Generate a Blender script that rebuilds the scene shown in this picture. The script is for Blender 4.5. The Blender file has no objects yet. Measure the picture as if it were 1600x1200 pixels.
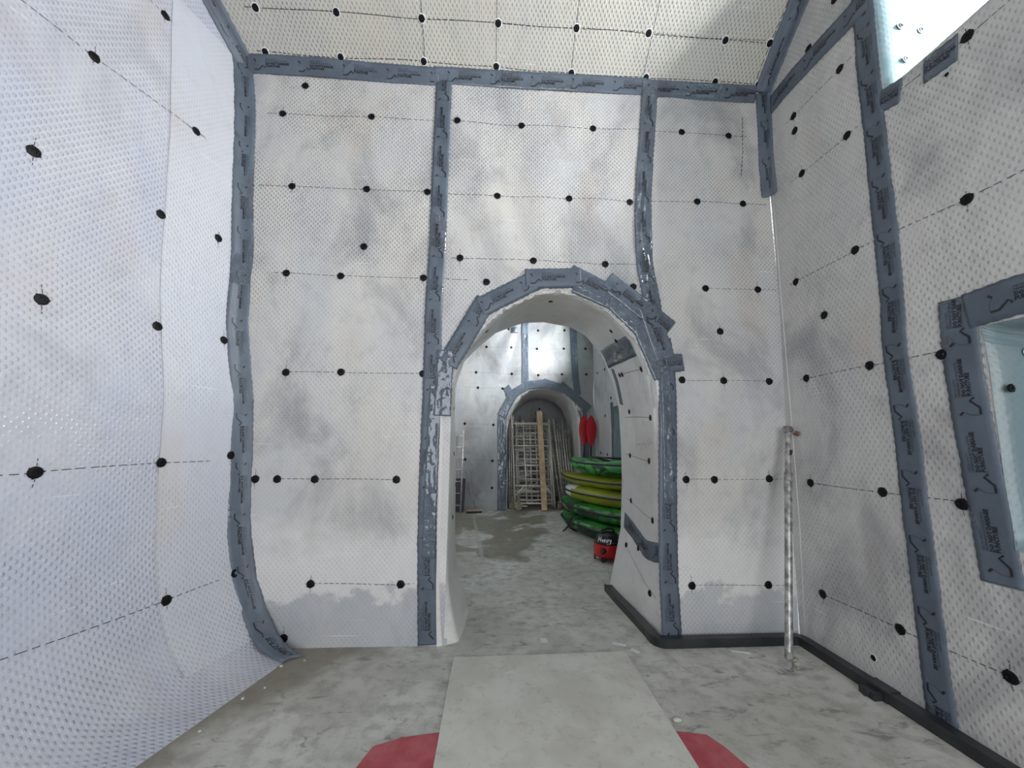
import bpy, math, random
from mathutils import Vector, Matrix, noise
from mathutils.geometry import intersect_point_line

SC = bpy.context.scene
COL = SC.collection
rnd = random.Random(7)

# ------------------------------------------------------------------ camera
cam_d = bpy.data.cameras.new('camera')
cam = bpy.data.objects.new('camera', cam_d)
COL.objects.link(cam)
cam_d.sensor_fit = 'HORIZONTAL'
cam_d.sensor_width = 36.0
cam_d.lens = 615.0 / 1600.0 * 36.0
cam_d.clip_start = 0.02
RX = Vector((0.99837231, -0.01763773, -0.0542368))
RY = Vector((-0.05622173, -0.14457015, -0.98789604))
RZ = Vector((0.00958323, 0.98933734, -0.14532646))
cam.matrix_world = Matrix((
    (RX.x, RX.y, RX.z, 0.0), (RY.x, RY.y, RY.z, 0.0), (RZ.x, RZ.y, RZ.z, 1.5), (0, 0, 0, 1)))
SC.camera = cam

# ------------------------------------------------------------------ world, exposure
SC.view_settings.view_transform = 'Standard'
SC.view_settings.look = 'None'
SC.view_settings.exposure = 0.25
SC.view_settings.gamma = 1.0
SC.view_settings.use_curve_mapping = False
world = bpy.data.worlds.new('sky')
SC.world = world
world.use_nodes = True
wn = world.node_tree.nodes['Background']
wn.inputs[0].default_value = (0.62, 0.80, 1.0, 1)
wn.inputs[1].default_value = 0.35


# ------------------------------------------------------------------ daylight at the windows, plus an added fill
def area(name, loc, direction, sx, sy, power, color):
    d = bpy.data.lights.new(name, 'AREA')
    d.shape = 'RECTANGLE'
    d.size, d.size_y, d.energy, d.color = sx, sy, power, color
    o = bpy.data.objects.new(name, d)
    COL.objects.link(o)
    o.location = loc
    o.rotation_euler = Vector(direction).to_track_quat('-Z', 'Z').to_euler()
    return o


area('fill_behind_camera', (0.3, -3.05, 2.0), (0, 1, 0.10), 3.2, 3.6, 165, (0.95, 0.97, 1.0))  # added soft fill lamp behind the camera, evens out the room light
area('daylight_upper_window', (3.72, 0.95, 4.75), (-1, 0.75, -0.24), 1.5, 1.5, 820, (0.96, 0.98, 1.0))
area('daylight_lower_window', (3.6, 1.3, 1.6), (-1, 0.1, 0), 0.9, 1.0, 3, (0.80, 0.94, 1.0))
area('daylight_far_room_window', (3.70, 5.9, 5.0), (-1, 0.10, -0.75), 1.6, 1.6, 1750, (0.94, 0.97, 1.0))
area('daylight_far_room_low_window', (3.5, 7.0, 1.6), (-1, 0.1, 0), 0.9, 1.0, 4, (0.80, 0.94, 1.0))


# ------------------------------------------------------------------ mesh helpers
class MB:
    def __init__(self):
        self.v, self.f, self.uv, self.mi = [], [], [], []
        self.m = 0

    def add(self, verts, faces, uvs=None):
        b = len(self.v)
        self.v += [tuple(p) for p in verts]
        for f in faces:
            self.f.append(tuple(b + i for i in f))
            self.mi.append(self.m)
        self.uv += list(uvs) if uvs else [(0, 0)] * len(verts)

    def box(self, c, s, rot=None, bev=0.0):
        c = Vector(c)
        x, y, z = s[0] / 2, s[1] / 2, s[2] / 2
        P = [Vector((i * x, j * y, k * z)) for k in (-1, 1) for j in (-1, 1) for i in (-1, 1)]
        if rot:
            P = [rot @ p for p in P]
        self.add([c + p for p in P], [(0, 2, 3, 1), (4, 5, 7, 6), (0, 1, 5, 4), (2, 6, 7, 3), (0, 4, 6, 2), (1, 3, 7, 5)])

    def tube(self, pts, r, n=10, cap=True, closed=False):
        pts = [Vector(p) for p in pts]
        m = len(pts)
        rs = r if isinstance(r, (list, tuple)) else [r] * m
        rings = []
        up = None
        for i, p in enumerate(pts):
            if closed:
                d = (pts[(i + 1) % m] - pts[i - 1]).normalized()
            else:
                d = (pts[min(i + 1, m - 1)] - pts[max(i - 1, 0)]).normalized()
            if up is None:
                up = Vector((0, 0, 1)) if abs(d.z) < 0.9 else Vector((1, 0, 0))
            a = d.cross(up).normalized()
            b = a.cross(d).normalized()
            up = b
            rings.append([p + a * rs[i] * math.cos(t * 2 * math.pi / n) + b * rs[i] * math.sin(t * 2 * math.pi / n) for t in range(n)])
        V = [q for ring in rings for q in ring]
        F = []
        for i in range(m if closed else m - 1):
            j = (i + 1) % m
            for t in range(n):
                F.append((i * n + t, i * n + (t + 1) % n, j * n + (t + 1) % n, j * n + t))
        if cap and not closed:
            F.append(tuple(range(n - 1, -1, -1)))
            F.append(tuple((m - 1) * n + t for t in range(n)))
        self.add(V, F)

    def lathe(self, prof, c=(0, 0, 0), n=24, sx=1.0, sy=1.0, rot=None):
        c = Vector(c)
        V = []
        for (r, z) in prof:
            for t in range(n):
                a = t * 2 * math.pi / n
                p = Vector((r * sx * math.cos(a), r * sy * math.sin(a), z))
                V.append(c + (rot @ p if rot else p))
        F = []
        for i in range(len(prof) - 1):
            for t in range(n):
                F.append((i * n + t, i * n + (t + 1) % n, (i + 1) * n + (t + 1) % n, (i + 1) * n + t))
        if prof[0][0] > 1e-6:
            F.append(tuple(range(n - 1, -1, -1)))
        if prof[-1][0] > 1e-6:
            F.append(tuple((len(prof) - 1) * n + t for t in range(n)))
        self.add(V, F)

    def build(self, name, mat, parent=None, smooth=True, angle=None):
        me = bpy.data.meshes.new(name)
        me.from_pydata(self.v, [], self.f)
        uvl = me.uv_layers.new(name='UVMap')
        idx = [0] * len(me.loops)
        me.loops.foreach_get('vertex_index', idx)
        flat = []
        for i in idx:
            flat += [self.uv[i][0], self.uv[i][1]]
        uvl.data.foreach_set('uv', flat)
        for mm in (mat if isinstance(mat, (list, tuple)) else [mat]):
            me.materials.append(mm)
        me.polygons.foreach_set('material_index', self.mi)
        me.polygons.foreach_set('use_smooth', [smooth] * len(me.polygons))
        me.update()
        if smooth and angle:
            try:
                me.set_sharp_from_angle(angle=angle)
            except Exception:
                pass
        o = bpy.data.objects.new(name, me)
        COL.objects.link(o)
        if parent:
            o.parent = parent
        return o


def tag(o, label=None, cat=None, group=None, kind=None):
    if label:
        o['label'] = label
    if cat:
        o['category'] = cat
    if group:
        o['group'] = group
    if kind:
        o['kind'] = kind
    return o


def empty(name, loc=(0, 0, 0), rot=(0, 0, 0)):
    o = bpy.data.objects.new(name, None)
    o.empty_display_size = 0.1
    COL.objects.link(o)
    o.location = loc
    o.rotation_euler = rot
    return o


def struct(o, label=None):
    o['kind'] = 'structure'
    if label:
        o['label'] = label
    return o


# ------------------------------------------------------------------ materials
class NT:
    def __init__(self, name, rough=0.5, metal=0.0, spec=0.5):
        self.mat = bpy.data.materials.new(name)
        self.mat.use_nodes = True
        self.t = self.mat.node_tree
        self.b = self.t.nodes['Principled BSDF']
        self.b.inputs['Roughness'].default_value = rough
        self.b.inputs['Metallic'].default_value = metal
        self.b.inputs['Specular IOR Level'].default_value = spec

    def n(self, typ, **kw):
        x = self.t.nodes.new(typ)
        for k, v in kw.items():
            setattr(x, k, v)
        return x

    def put(self, sock, v):
        if hasattr(v, 'is_output') or isinstance(v, bpy.types.NodeSocket):
            self.t.links.new(v, sock)
        else:
            sock.default_value = v

    def math(self, op, a, b=None, c=None):
        x = self.n('ShaderNodeMath', operation=op)
        self.put(x.inputs[0], a)
        if b is not None:
            self.put(x.inputs[1], b)
        if c is not None:
            self.put(x.inputs[2], c)
        return x.outputs[0]

    def ramp(self, v, a, b, lo=0.0, hi=1.0):
        x = self.n('ShaderNodeMapRange', interpolation_type='SMOOTHSTEP')
        self.put(x.inputs[0], v)
        x.inputs[1].default_value, x.inputs[2].default_value = a, b
        x.inputs[3].default_value, x.inputs[4].default_value = lo, hi
        return x.outputs[0]

    def noise(self, vec, scale, detail=3.0, rough=0.5, dist=0.0):
        x = self.n('ShaderNodeTexNoise')
        if vec is not None:
            self.put(x.inputs['Vector'], vec)
        x.inputs['Scale'].default_value = scale
        x.inputs['Detail'].default_value = detail
        x.inputs['Roughness'].default_value = rough
        x.inputs['Distortion'].default_value = dist
        return x.outputs[0]

    def mapping(self, vec, scale=(1, 1, 1), loc=(0, 0, 0), rot=(0, 0, 0)):
        x = self.n('ShaderNodeMapping')
        self.put(x.inputs[0], vec)
        x.inputs['Scale'].default_value = scale
        x.inputs['Location'].default_value = loc
        x.inputs['Rotation'].default_value = rot
        return x.outputs[0]

    def mix(self, fac, a, b, mode='MIX'):
        x = self.n('ShaderNodeMix', data_type='RGBA', blend_type=mode)
        self.put(x.inputs[0], fac)
        for s, v in ((x.inputs[6], a), (x.inputs[7], b)):
            if isinstance(v, tuple):
                s.default_value = (*v, 1) if len(v) == 3 else v
            else:
                self.t.links.new(v, s)
        return x.outputs[2]

    def bump(self, h, strength, dist, normal=None):
        x = self.n('ShaderNodeBump')
        self.put(x.inputs['Strength'], strength)
        x.inputs['Distance'].default_value = dist
        self.t.links.new(h, x.inputs['Height'])
        if normal:
            self.t.links.new(normal, x.inputs['Normal'])
        return x.outputs[0]

    def color(self, c):
        s = self.b.inputs['Base Color']
        if isinstance(c, tuple):
            s.default_value = (*c, 1)
        else:
            self.t.links.new(c, s)

    def normal(self, x):
        self.t.links.new(x, self.b.inputs['Normal'])


def plain(name, col, rough=0.5, metal=0.0, spec=0.5, nscale=0, namt=0.25, bump=0.0):
    m = NT(name, rough, metal, spec)
    if nscale:
        tc = m.n('ShaderNodeTexCoord').outputs['Object']
        f = m.noise(tc, nscale, 4)
        dark = tuple(c * (1 - namt) for c in col)
        lite = tuple(min(1, c * (1 + namt)) for c in col)
        m.color(m.mix(m.ramp(f, 0.3, 0.7), dark, lite))
        if bump:
            m.normal(m.bump(f, 1.0, bump))
    else:
        m.color(col)
    return m.mat


def membrane(name, base_a=(0.66, 0.655, 0.64), base_b=(0.60, 0.615, 0.64), dark=(0.36, 0.365, 0.37), seed=0.0,
             dim=0.9, dimd=0.0035, damp=False, rough=0.36, cloud=(0.47, 0.70), contrast=0.84, pu=0.037, pv=0.024, hi=None, visr=(0.30, 1.0)):
    m = NT(name, rough, 0.0, 0.5)
    uv = m.n('ShaderNodeTexCoord').outputs['UV']
    sep = m.n('ShaderNodeSeparateXYZ')
    m.t.links.new(uv, sep.inputs[0])
    U, V = sep.outputs[0], sep.outputs[1]
    a = m.math('DIVIDE', U, pu)
    r = m.math('DIVIDE', V, pv)
    off = m.math('FRACT', m.math('MULTIPLY', m.math('FLOOR', r), 0.5))
    fx = m.math('MULTIPLY', m.math('SUBTRACT', m.math('FRACT', m.math('ADD', a, off)), 0.5), pu)
    fy = m.math('MULTIPLY', m.math('SUBTRACT', m.math('FRACT', r), 0.5), pv)
    d2 = m.math('ADD', m.math('MULTIPLY', m.math('MULTIPLY', fx, fx), 1.5), m.math('MULTIPLY', m.math('MULTIPLY', fy, fy), 0.8))
    d = m.math('SQRT', d2)
    h = m.ramp(d, 0.0125, 0.004)
    ps = m.mapping(uv, (1, 1, 1), (seed, seed * 1.7, 0))
    n1 = m.noise(m.mapping(uv, (1.25, 0.8, 1), (seed, seed * 1.7, 0)), 1.25, 5, 0.6, 0.5)
    n2 = m.noise(m.mapping(uv, (1, 0.45, 1), (seed + 5, 3, 0)), 1.6, 5, 0.6, 0.2)
    n3 = m.noise(m.mapping(uv, (1, 1, 1), (seed + 9, 1, 0)), 7.0, 4, 0.6)
    base = m.mix(m.ramp(n2, 0.35, 0.65), base_a, base_b)
    cl = m.ramp(n1, cloud[0], cloud[1])
    base = m.mix(m.math('MULTIPLY', cl, 0.8), base, dark)
    base = m.mix(m.math('MULTIPLY', m.ramp(n3, 0.50, 0.72), 0.25), base, dark)
    br = m.noise(m.mapping(uv, (1.5, 0.6, 1), (seed + 20, 7, 0)), 1.1, 3)
    base = m.mix(m.math('MULTIPLY', m.ramp(br, 0.54, 0.72), 0.32), base, (0.50, 0.42, 0.35))
    if damp:
        wob = m.noise(m.mapping(uv, (1, 1, 1), (2, 2, 0)), 4.0, 5, 0.6)
        lim = m.math('ADD', V, m.math('MULTIPLY', m.math('SUBTRACT', wob, 0.5), -0.75))
        inb = m.ramp(lim, 0.36, 0.30)
        ab = m.math('MULTIPLY', m.ramp(lim, 0.30, 0.40), m.ramp(lim, 1.05, 0.55))
        base = m.mix(m.math('MULTIPLY', ab, 0.75), base, (0.74, 0.73, 0.71))
        base = m.mix(m.math('MULTIPLY', inb, 0.55), base, (0.46, 0.48, 0.52))
    vis = m.ramp(m.noise(m.mapping(uv, (1, 1, 1), (seed + 31, 4, 0)), 1.3, 3), 0.30, 0.60, visr[0], visr[1])
    if hi:      # studs darker and more raised towards the top
        vis = m.math('MULTIPLY', vis, m.ramp(V, hi - 0.9, hi + 0.9, 0.4, 1.0))
    base = m.mix(m.math('MULTIPLY', h, vis), base, (contrast,) * 3, 'MULTIPLY')
    # fine scratches in the plastic
    sc = m.noise(m.mapping(uv, (1.6, 120, 1), (seed, 0, 0), (0, 0, 0.9)), 1.0, 2)
    sm = m.ramp(m.noise(ps, 2.3, 2), 0.55, 0.65)
    base = m.mix(m.math('MULTIPLY', m.math('MULTIPLY', m.ramp(sc, 0.66, 0.71), sm), 0.6), base, (0.85, 0.86, 0.88))
    m.color(base)
    big = m.noise(m.mapping(uv, (1, 0.5, 1), (seed + 3, 0, 0)), 3.0, 4, 0.5, 0.4)
    b1 = m.bump(big, 0.6, 0.03)
    m.normal(m.bump(h, m.math('MULTIPLY', vis, dim), dimd, b1))
    return m.mat


M = {}
M['mem_back'] = membrane('membrane_end_wall', damp=True, seed=0.0, contrast=0.66, pu=0.037, pv=0.0205, base_a=(0.575, 0.557, 0.525), base_b=(0.51, 0.515, 0.52), hi=2.6, dark=(0.30, 0.305, 0.31))
M['mem_left'] = membrane('membrane_left_wall', seed=11.0, dim=0.9, dimd=0.004, contrast=0.93, base_a=(0.555, 0.565, 0.605), base_b=(0.50, 0.52, 0.61),
                         cloud=(0.50, 0.78), dark=(0.36, 0.37, 0.41), pu=0.040, pv=0.022, rough=0.2)
M['mem_left_lap'] = membrane('membrane_left_overlap', seed=14.0, dim=0.6, dimd=0.0035, contrast=0.95, base_a=(0.575, 0.585, 0.625), base_b=(0.55, 0.57, 0.635),
                         cloud=(0.66, 0.9), dark=(0.45, 0.46, 0.48), pu=0.040, pv=0.022, rough=0.2)
M['mem_right'] = membrane('membrane_right_wall', seed=23.0, base_a=(0.575, 0.565, 0.54), base_b=(0.52, 0.52, 0.51), dark=(0.30, 0.30, 0.31),
                          pu=0.037, pv=0.029, contrast=0.84, dim=0.6)
M['mem_ceiling'] = membrane('membrane_vault', seed=37.0, base_a=(0.56, 0.54, 0.475), base_b=(0.52, 0.505, 0.465), contrast=0.58, cloud=(0.6, 0.85), pu=0.037, pv=0.022, visr=(0.6, 1.0))
M['mem_pass'] = membrane('membrane_passage', seed=41.0, dim=0.25, contrast=0.95, base_a=(0.76, 0.745, 0.71), base_b=(0.72, 0.715, 0.70), cloud=(0.62, 0.9))
M['mem_far'] = membrane('membrane_far_room', seed=53.0, dim=0.4, contrast=0.9, base_a=(0.62, 0.63, 0.62), base_b=(0.52, 0.54, 0.56), cloud=(0.48, 0.70))
M['mem_far_dimmed'] = membrane('membrane_far_end_dimmed', seed=53.0, dim=0.4, contrast=0.88, base_a=(0.42, 0.43, 0.425), base_b=(0.34, 0.355, 0.37), dark=(0.20, 0.20, 0.20), cloud=(0.46, 0.68))  # far-room membrane again, colour darkened to offset the strong light on this wall
M['mem_window'] = membrane('membrane_window_reveal', seed=3.0, dim=0.2, contrast=0.97, base_a=(0.21, 0.285, 0.305), base_b=(0.19, 0.265, 0.285), cloud=(0.7, 0.95))


def tape_mat(name, col, shine):
    m = NT(name, 0.42, 0.0, 0.5)
    tc = m.n('ShaderNodeTexCoord').outputs['Object']
    n = m.noise(tc, 5.0, 4)
    m.color(m.mix(m.ramp(n, 0.3, 0.7), tuple(c * 0.86 for c in col), tuple(c * 1.12 for c in col)))
    f = m.noise(tc, 42.0, 2, 0.6, 2.2)
    g = m.noise(tc, 9.0, 3)
    mask = m.ramp(m.noise(tc, 2.3, 2), 0.62 - shine, 0.70 - shine)
    b = m.bump(g, 0.5, 0.01)
    m.normal(m.bump(f, m.math('MULTIPLY', mask, 1.0), 0.016, b))
    m.t.links.new(m.ramp(mask, 0, 1, 0.46, 0.10), m.b.inputs['Roughness'])
    m.b.inputs['Coat Roughness'].default_value = 0.08
    m.t.links.new(mask, m.b.inputs['Coat Weight'])
    return m.mat


M['tape'] = tape_mat('tape_blue_grey', (0.095, 0.120, 0.155), 0.03)
M['tape_foil'] = tape_mat('tape_crinkled', (0.105, 0.135, 0.175), 0.30)
M['print'] = plain('tape_print', (0.012, 0.014, 0.022), 0.5)
M['plug'] = plain('plug_black', (0.003, 0.003, 0.004), 0.5, 0, 0.2)
M['white'] = plain('white_plastic', (0.75, 0.76, 0.78), 0.4)
M['marker'] = plain('marker_ink', (0.03, 0.03, 0.035), 0.7)
M['steel'] = plain('galvanised_steel', (0.55, 0.53, 0.48), 0.42, 0.45, 0.5, 30, 0.3, 0.002)
M['steel_dull'] = plain('weathered_tube', (0.36, 0.335, 0.29), 0.5, 0.3, 0.5, 12, 0.35, 0.001)
M['rust'] = plain('rusty_coupler', (0.23, 0.13, 0.09), 0.6, 0.4, 0.5, 40, 0.4)
M['channel'] = plain('channel_plastic', (0.022, 0.023, 0.026), 0.38, 0, 0.5, 5, 0.4)
M['wood'] = plain('pine', (0.50, 0.35, 0.22), 0.6, 0, 0.4, 8, 0.2)
M['black'] = plain('black_rubber', (0.012, 0.012, 0.014), 0.5)
M['red_plastic'] = plain('red_gloss', (0.50, 0.015, 0.02), 0.25)
M['red_blade'] = plain('red_blade', (0.42, 0.004, 0.012), 0.35)
M['dark_gloss'] = plain('black_gloss', (0.010, 0.010, 0.012), 0.2)
M['card'] = plain('cardboard', (0.30, 0.25, 0.17), 0.8, 0, 0.2, 9, 0.15)
M['paper'] = plain('paper', (0.66, 0.68, 0.68), 0.8)
M['zinc'] = plain('dull_zinc_tube', (0.34, 0.335, 0.32), 0.38, 0.5, 0.5, 22, 0.5, 0.002)
M['frame_steel'] = plain('smooth_grey_tube', (0.66, 0.63, 0.56), 0.4, 0.2, 0.5, 3, 0.12)
M['stone'] = plain('pebble', (0.55, 0.53, 0.49), 0.8)
M['caster'] = plain('old_caster', (0.30, 0.27, 0.19), 0.6, 0.2, 0.4, 18, 0.35)
M['board'] = plain('dark_board', (0.05, 0.045, 0.06), 0.6)
M['cord'] = plain('white_cord', (0.7, 0.71, 0.72), 0.6)


def floor_mat():
    m = NT('concrete_floor', 0.75, 0, 0.35)
    tc = m.n('ShaderNodeTexCoord').outputs['Object']
    sep = m.n('ShaderNodeSeparateXYZ')
    m.t.links.new(tc, sep.inputs[0])
    X, Y = sep.outputs[0], sep.outputs[1]
    n1 = m.noise(tc, 1.6, 6, 0.6, 0.5)
    n2 = m.noise(tc, 9.0, 6, 0.65)
    n3 = m.noise(tc, 45.0, 4, 0.6)
    c = m.mix(m.ramp(n1, 0.35, 0.65), (0.49, 0.48, 0.435), (0.62, 0.615, 0.575))
    c = m.mix(m.math('MULTIPLY', m.ramp(n2, 0.42, 0.66), 0.7), c, (0.34, 0.33, 0.295))
    c = m.mix(m.math('MULTIPLY', m.ramp(n3, 0.60, 0.75), 0.45), c, (0.54, 0.54, 0.51))
    # dark scuffs
    sc = m.noise(m.mapping(tc, (3.0, 6.5, 1), (3, 1, 0), (0, 0, 0.5)), 1.6, 6, 0.7, 0.9)
    c = m.mix(m.math('MULTIPLY', m.ramp(sc, 0.56, 0.66), 0.6), c, (0.16, 0.155, 0.14))
    # brown damp of the far room and by the foot of the left wall
    dn = m.noise(m.mapping(tc, (0.9, 0.75, 1), (1.3, 0.2, 0)), 1.5, 5, 0.55, 0.4)
    far = m.math('MULTIPLY', m.ramp(m.math('ADD', Y, m.math('MULTIPLY', dn, 1.2)), 5.85, 6.05),
                 m.ramp(m.math('ADD', m.math('ADD', X, m.math('MULTIPLY', dn, -1.6)), m.math('MULTIPLY', m.math('SUBTRACT', Y, 5.5), -0.30)), -0.30, -0.50))
    near = m.math('MULTIPLY', m.ramp(m.math('ADD', m.math('ADD', X, m.math('MULTIPLY', Y, -0.5)), m.math('MULTIPLY', dn, 1.6)), -1.55, -1.9),
                  m.ramp(Y, 3.6, 3.3))
    wet = m.math('MAXIMUM', m.math('MULTIPLY', far, m.ramp(dn, 0.40, 0.46)), m.math('MULTIPLY', near, m.ramp(n1, 0.3, 0.45)))
    c = m.mix(m.math('MULTIPLY', wet, 0.8), c, (0.20, 0.175, 0.125))
    # pale gap line
    lx = m.math('ABSOLUTE', m.math('SUBTRACT', X, m.math('ADD', m.math('MULTIPLY', Y, -0.08), 0.365)))
    ln = m.math('MULTIPLY', m.math('MULTIPLY', m.ramp(m.math('ADD', lx, m.math('MULTIPLY', m.math('SUBTRACT', n2, 0.5), 0.09)), 0.035, 0.02),
                m.ramp(Y, 5.2, 5.35)), m.ramp(Y, 8.7, 8.3))
    c = m.mix(m.math('MULTIPLY', ln, 0.6), c, (0.42, 0.41, 0.38))
    m.color(c)
    b = m.bump(n1, 0.35, 0.02)
    m.normal(m.bump(n2, 0.35, 0.006, b))
    m.t.links.new(m.ramp(wet, 0, 1, 0.75, 0.45), m.b.inputs['Roughness'])
    return m.mat


M['floor'] = floor_mat()


def board_mat():
    m = NT('cement_board', 0.8, 0, 0.3)
    tc = m.n('ShaderNodeTexCoord').outputs['Object']
    n1 = m.noise(tc, 3.0, 6, 0.6)
    n2 = m.noise(tc, 16.0, 6, 0.7, 0.6)
    c = m.mix(m.ramp(n1, 0.35, 0.65), (0.57, 0.555, 0.495), (0.67, 0.66, 0.60))
    c = m.mix(m.math('MULTIPLY', m.ramp(n2, 0.52, 0.70), 0.45), c, (0.36, 0.35, 0.30))
    m.color(c)
    m.normal(m.bump(n2, 0.4, 0.003))
    return m.mat


M['cement'] = board_mat()


def camo_mat(name, a, b, c3, thr=0.56):
    m = NT(name, 0.32, 0, 0.5)
    tc = m.n('ShaderNodeTexCoord').outputs['Object']
    f = m.noise(m.mapping(tc, (1.6, 3.4, 3.4)), 1.5, 4, 0.55, 1.6)
    g = m.noise(m.mapping(tc, (1.2, 3, 3), (4, 2, 1)), 1.9, 3, 0.5, 1.0)
    c = m.mix(m.ramp(g, 0.42, 0.60), a, b)
    c = m.mix(m.ramp(f, thr, thr + 0.03), c, c3)
    m.color(c)
    return m.mat


M['camo'] = camo_mat('green_camouflage_plastic', (0.055, 0.33, 0.035), (0.015, 0.15, 0.03), (0.006, 0.03, 0.012), 0.50)
M['camo_light'] = camo_mat('light_green_camouflage_plastic', (0.07, 0.36, 0.07), (0.03, 0.24, 0.05), (0.008, 0.05, 0.02), 0.56)
M['olive'] = plain('olive_yellow_plastic', (0.20, 0.23, 0.006), 0.32, 0, 0.5, 3, 0.15)
M['nose_white'] = plain('white_hull_tip', (0.60, 0.62, 0.62), 0.3, 0, 0.5, 9, 0.12)


def red_sheet_mat():
    m = NT('red_plastic_sheet', 0.5, 0, 0.4)
    tc = m.n('ShaderNodeTexCoord').outputs['Object']
    n = m.noise(tc, 8, 5, 0.6)
    m.color(m.mix(m.ramp(n, 0.3, 0.7), (0.40, 0.06, 0.075), (0.50, 0.12, 0.135)))
    m.normal(m.bump(n, 0.5, 0.01))
    return m.mat


M['red_sheet'] = red_sheet_mat()
M['render_dark'] = plain('outer_masonry', (0.25, 0.24, 0.22), 0.9, 0, 0.2, 3, 0.2)


# ------------------------------------------------------------------ surfaces of the lined chamber
def lerp_tab(tab, x):
    if x <= tab[0][0]:
        return tab[0][1]
    for i in range(len(tab) - 1):
        a, b = tab[i], tab[i + 1]
        if x <= b[0]:
            t = (x - a[0]) / (b[0] - a[0])
            return a[1] + (b[1] - a[1]) * t
    return tab[-1][1]


LP = [(0.0, -1.32), (0.03, -1.44), (0.07, -1.53), (0.14, -1.62), (0.3, -1.725), (0.5, -1.80), (0.8, -1.865), (1.2, -1.90), (1.8, -1.945), (2.45, -2.05), (3.6, -2.13), (4.9, -2.27), (7.0, -2.45)]
YB = 3.19
SL = 0.27


def nz(x, y, s):
    return noise.noise(Vector((x, y, s)))


def wob(u, v, s, amp=1.0):
    return amp * (0.012 * nz(u * 1.1, v * 0.8, s) + 0.006 * nz(u * 3.1, v * 2.1, s + 4))


OUT1 = [(-0.29, 0.0), (-0.30, 0.5), (-0.305, 1.0), (-0.31, 1.45), (-0.315, 1.80), (-0.28, 2.07), (-0.18, 2.28), (-0.02, 2.48), (0.17, 2.63), (0.42, 2.75), (0.57, 2.765), (0.72, 2.74),
        (0.99, 2.60), (1.21, 2.37), (1.32, 2.10), (1.37, 1.78), (1.39, 1.46), (1.38, 1.1), (1.37, 0.71), (1.36, 0.35), (1.35, 0.0)]
REAR1 = [(-0.33, 0.0), (-0.34, 0.5), (-0.35, 1.0), (-0.355, 1.43), (-0.38, 1.80), (-0.38, 2.10), (-0.30, 2.37), (-0.16, 2.52), (0.05, 2.71), (0.34, 2.83), (0.59, 2.85),
         (0.89, 2.80), (1.07, 2.70), (1.25, 2.48), (1.37, 2.15), (1.43, 1.87), (1.44, 1.5), (1.44, 1.1), (1.41, 0.6), (1.34, 0.3), (1.27, 0.0)]
OUT2 = [(0.42, 0.0), (0.41, 0.9), (0.40, 1.79), (0.44, 2.05), (0.52, 2.25), (0.72, 2.54), (0.92, 2.67), (1.17, 2.74), (1.45, 2.74), (1.70, 2.66), (1.95, 2.43), (2.05, 2.11), (2.07, 1.5), (2.08, 0.7), (2.08, 0.0)]
REAR2 = [(0.47, 0.0), (0.46, 0.9), (0.45, 1.79), (0.50, 2.05), (0.58, 2.22), (0.78, 2.44), (0.98, 2.56), (1.2, 2.62), (1.45, 2.60), (1.66, 2.52), (1.86, 2.34), (1.97, 2.05), (2.02, 1.5), (2.02, 0.7), (2.02, 0.0)]


def in_poly(poly, x, z):
    c = False
    n = len(poly)
    j = n - 1
    for i in range(n):
        xi, zi = poly[i]
        xj, zj = poly[j]
        if (zi > z) != (zj > z) and x < (xj - xi) * (z - zi) / (zj - zi) + xi:
            c = not c
        j = i
    return c


def near_poly(poly, x, z):
    best = None
    p = Vector((x, z, 0))
    for i in range(len(poly) - 1):
        a, b = Vector((*poly[i], 0)), Vector((*poly[i + 1], 0))
        ab = b - a
        t = max(0, min(1, (p - a).dot(ab) / max(ab.length_squared, 1e-9)))
        q = a + ab * t
        d = (p - q).length
        if best is None or d < best[0]:
            best = (d, q.x, q.y)
    return best


def sstep(a, b, x):
    t = max(0, min(1, (x - a) / (b - a)))
    return t * t * (3 - 2 * t)


def back_off(x, z):
    d = near_poly(OUT1, x, z)[0]
    k = sstep(0.0, 0.35, d)
    # pulls and folds that hang from the crown of the doorway
    fold = 0.0
    if z > 2.7 and -0.5 < x < 1.4:
        ang = math.atan2(z - 2.3, x - 0.5)
        fold = 0.010 * math.sin(ang * 17 + 2 * nz(x, z, 3)) * sstep(2.75, 3.4, z) * sstep(4.8, 4.2, z)
    return k * (wob(x, z, 1.5) + fold)


def S_back(u, v):
    return Vector((u, YB - back_off(u, v), v))


def xleft(y, z):
    return lerp_tab(LP, z) - SL * (YB - y) - 0.14 * sstep(2.98, YB, y) * sstep(0.16, 0.0, z)


def S_left(u, v):
    k = sstep(0.0, 0.4, v)
    return Vector((xleft(u, v) + k * wob(u, v, 7.7, 1.2), u, v))


LARC = [(0.0, 0.0)]
for _i in range(1, len(LP)):
    LARC.append((LP[_i][0], LARC[-1][1] + math.hypot(LP[_i][0] - LP[_i - 1][0], LP[_i][1] - LP[_i - 1][1])))


def uv_left(u, v):
    return (u * 1.036, lerp_tab(LARC, v))


def S_right(u, v):
    return Vector((2.445 + 0.025 * v - wob(u, v, 12.1), -u, v))


R_ARC = 4.52
Y_MID = 0.0


def zceil(y, y1=YB, span=3.19, z0=4.8):
    R = span / math.sin(math.radians(44))
    yc = y1 - span
    h = math.sqrt(max(R * R - (y - yc) ** 2, 0)) - R * math.cos(math.radians(44))
    return z0 + h


def S_ceil(u, v):
    y = -v
    return Vector((u, y, zceil(y) - wob(u, v, 20.3, 0.8)))


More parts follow.
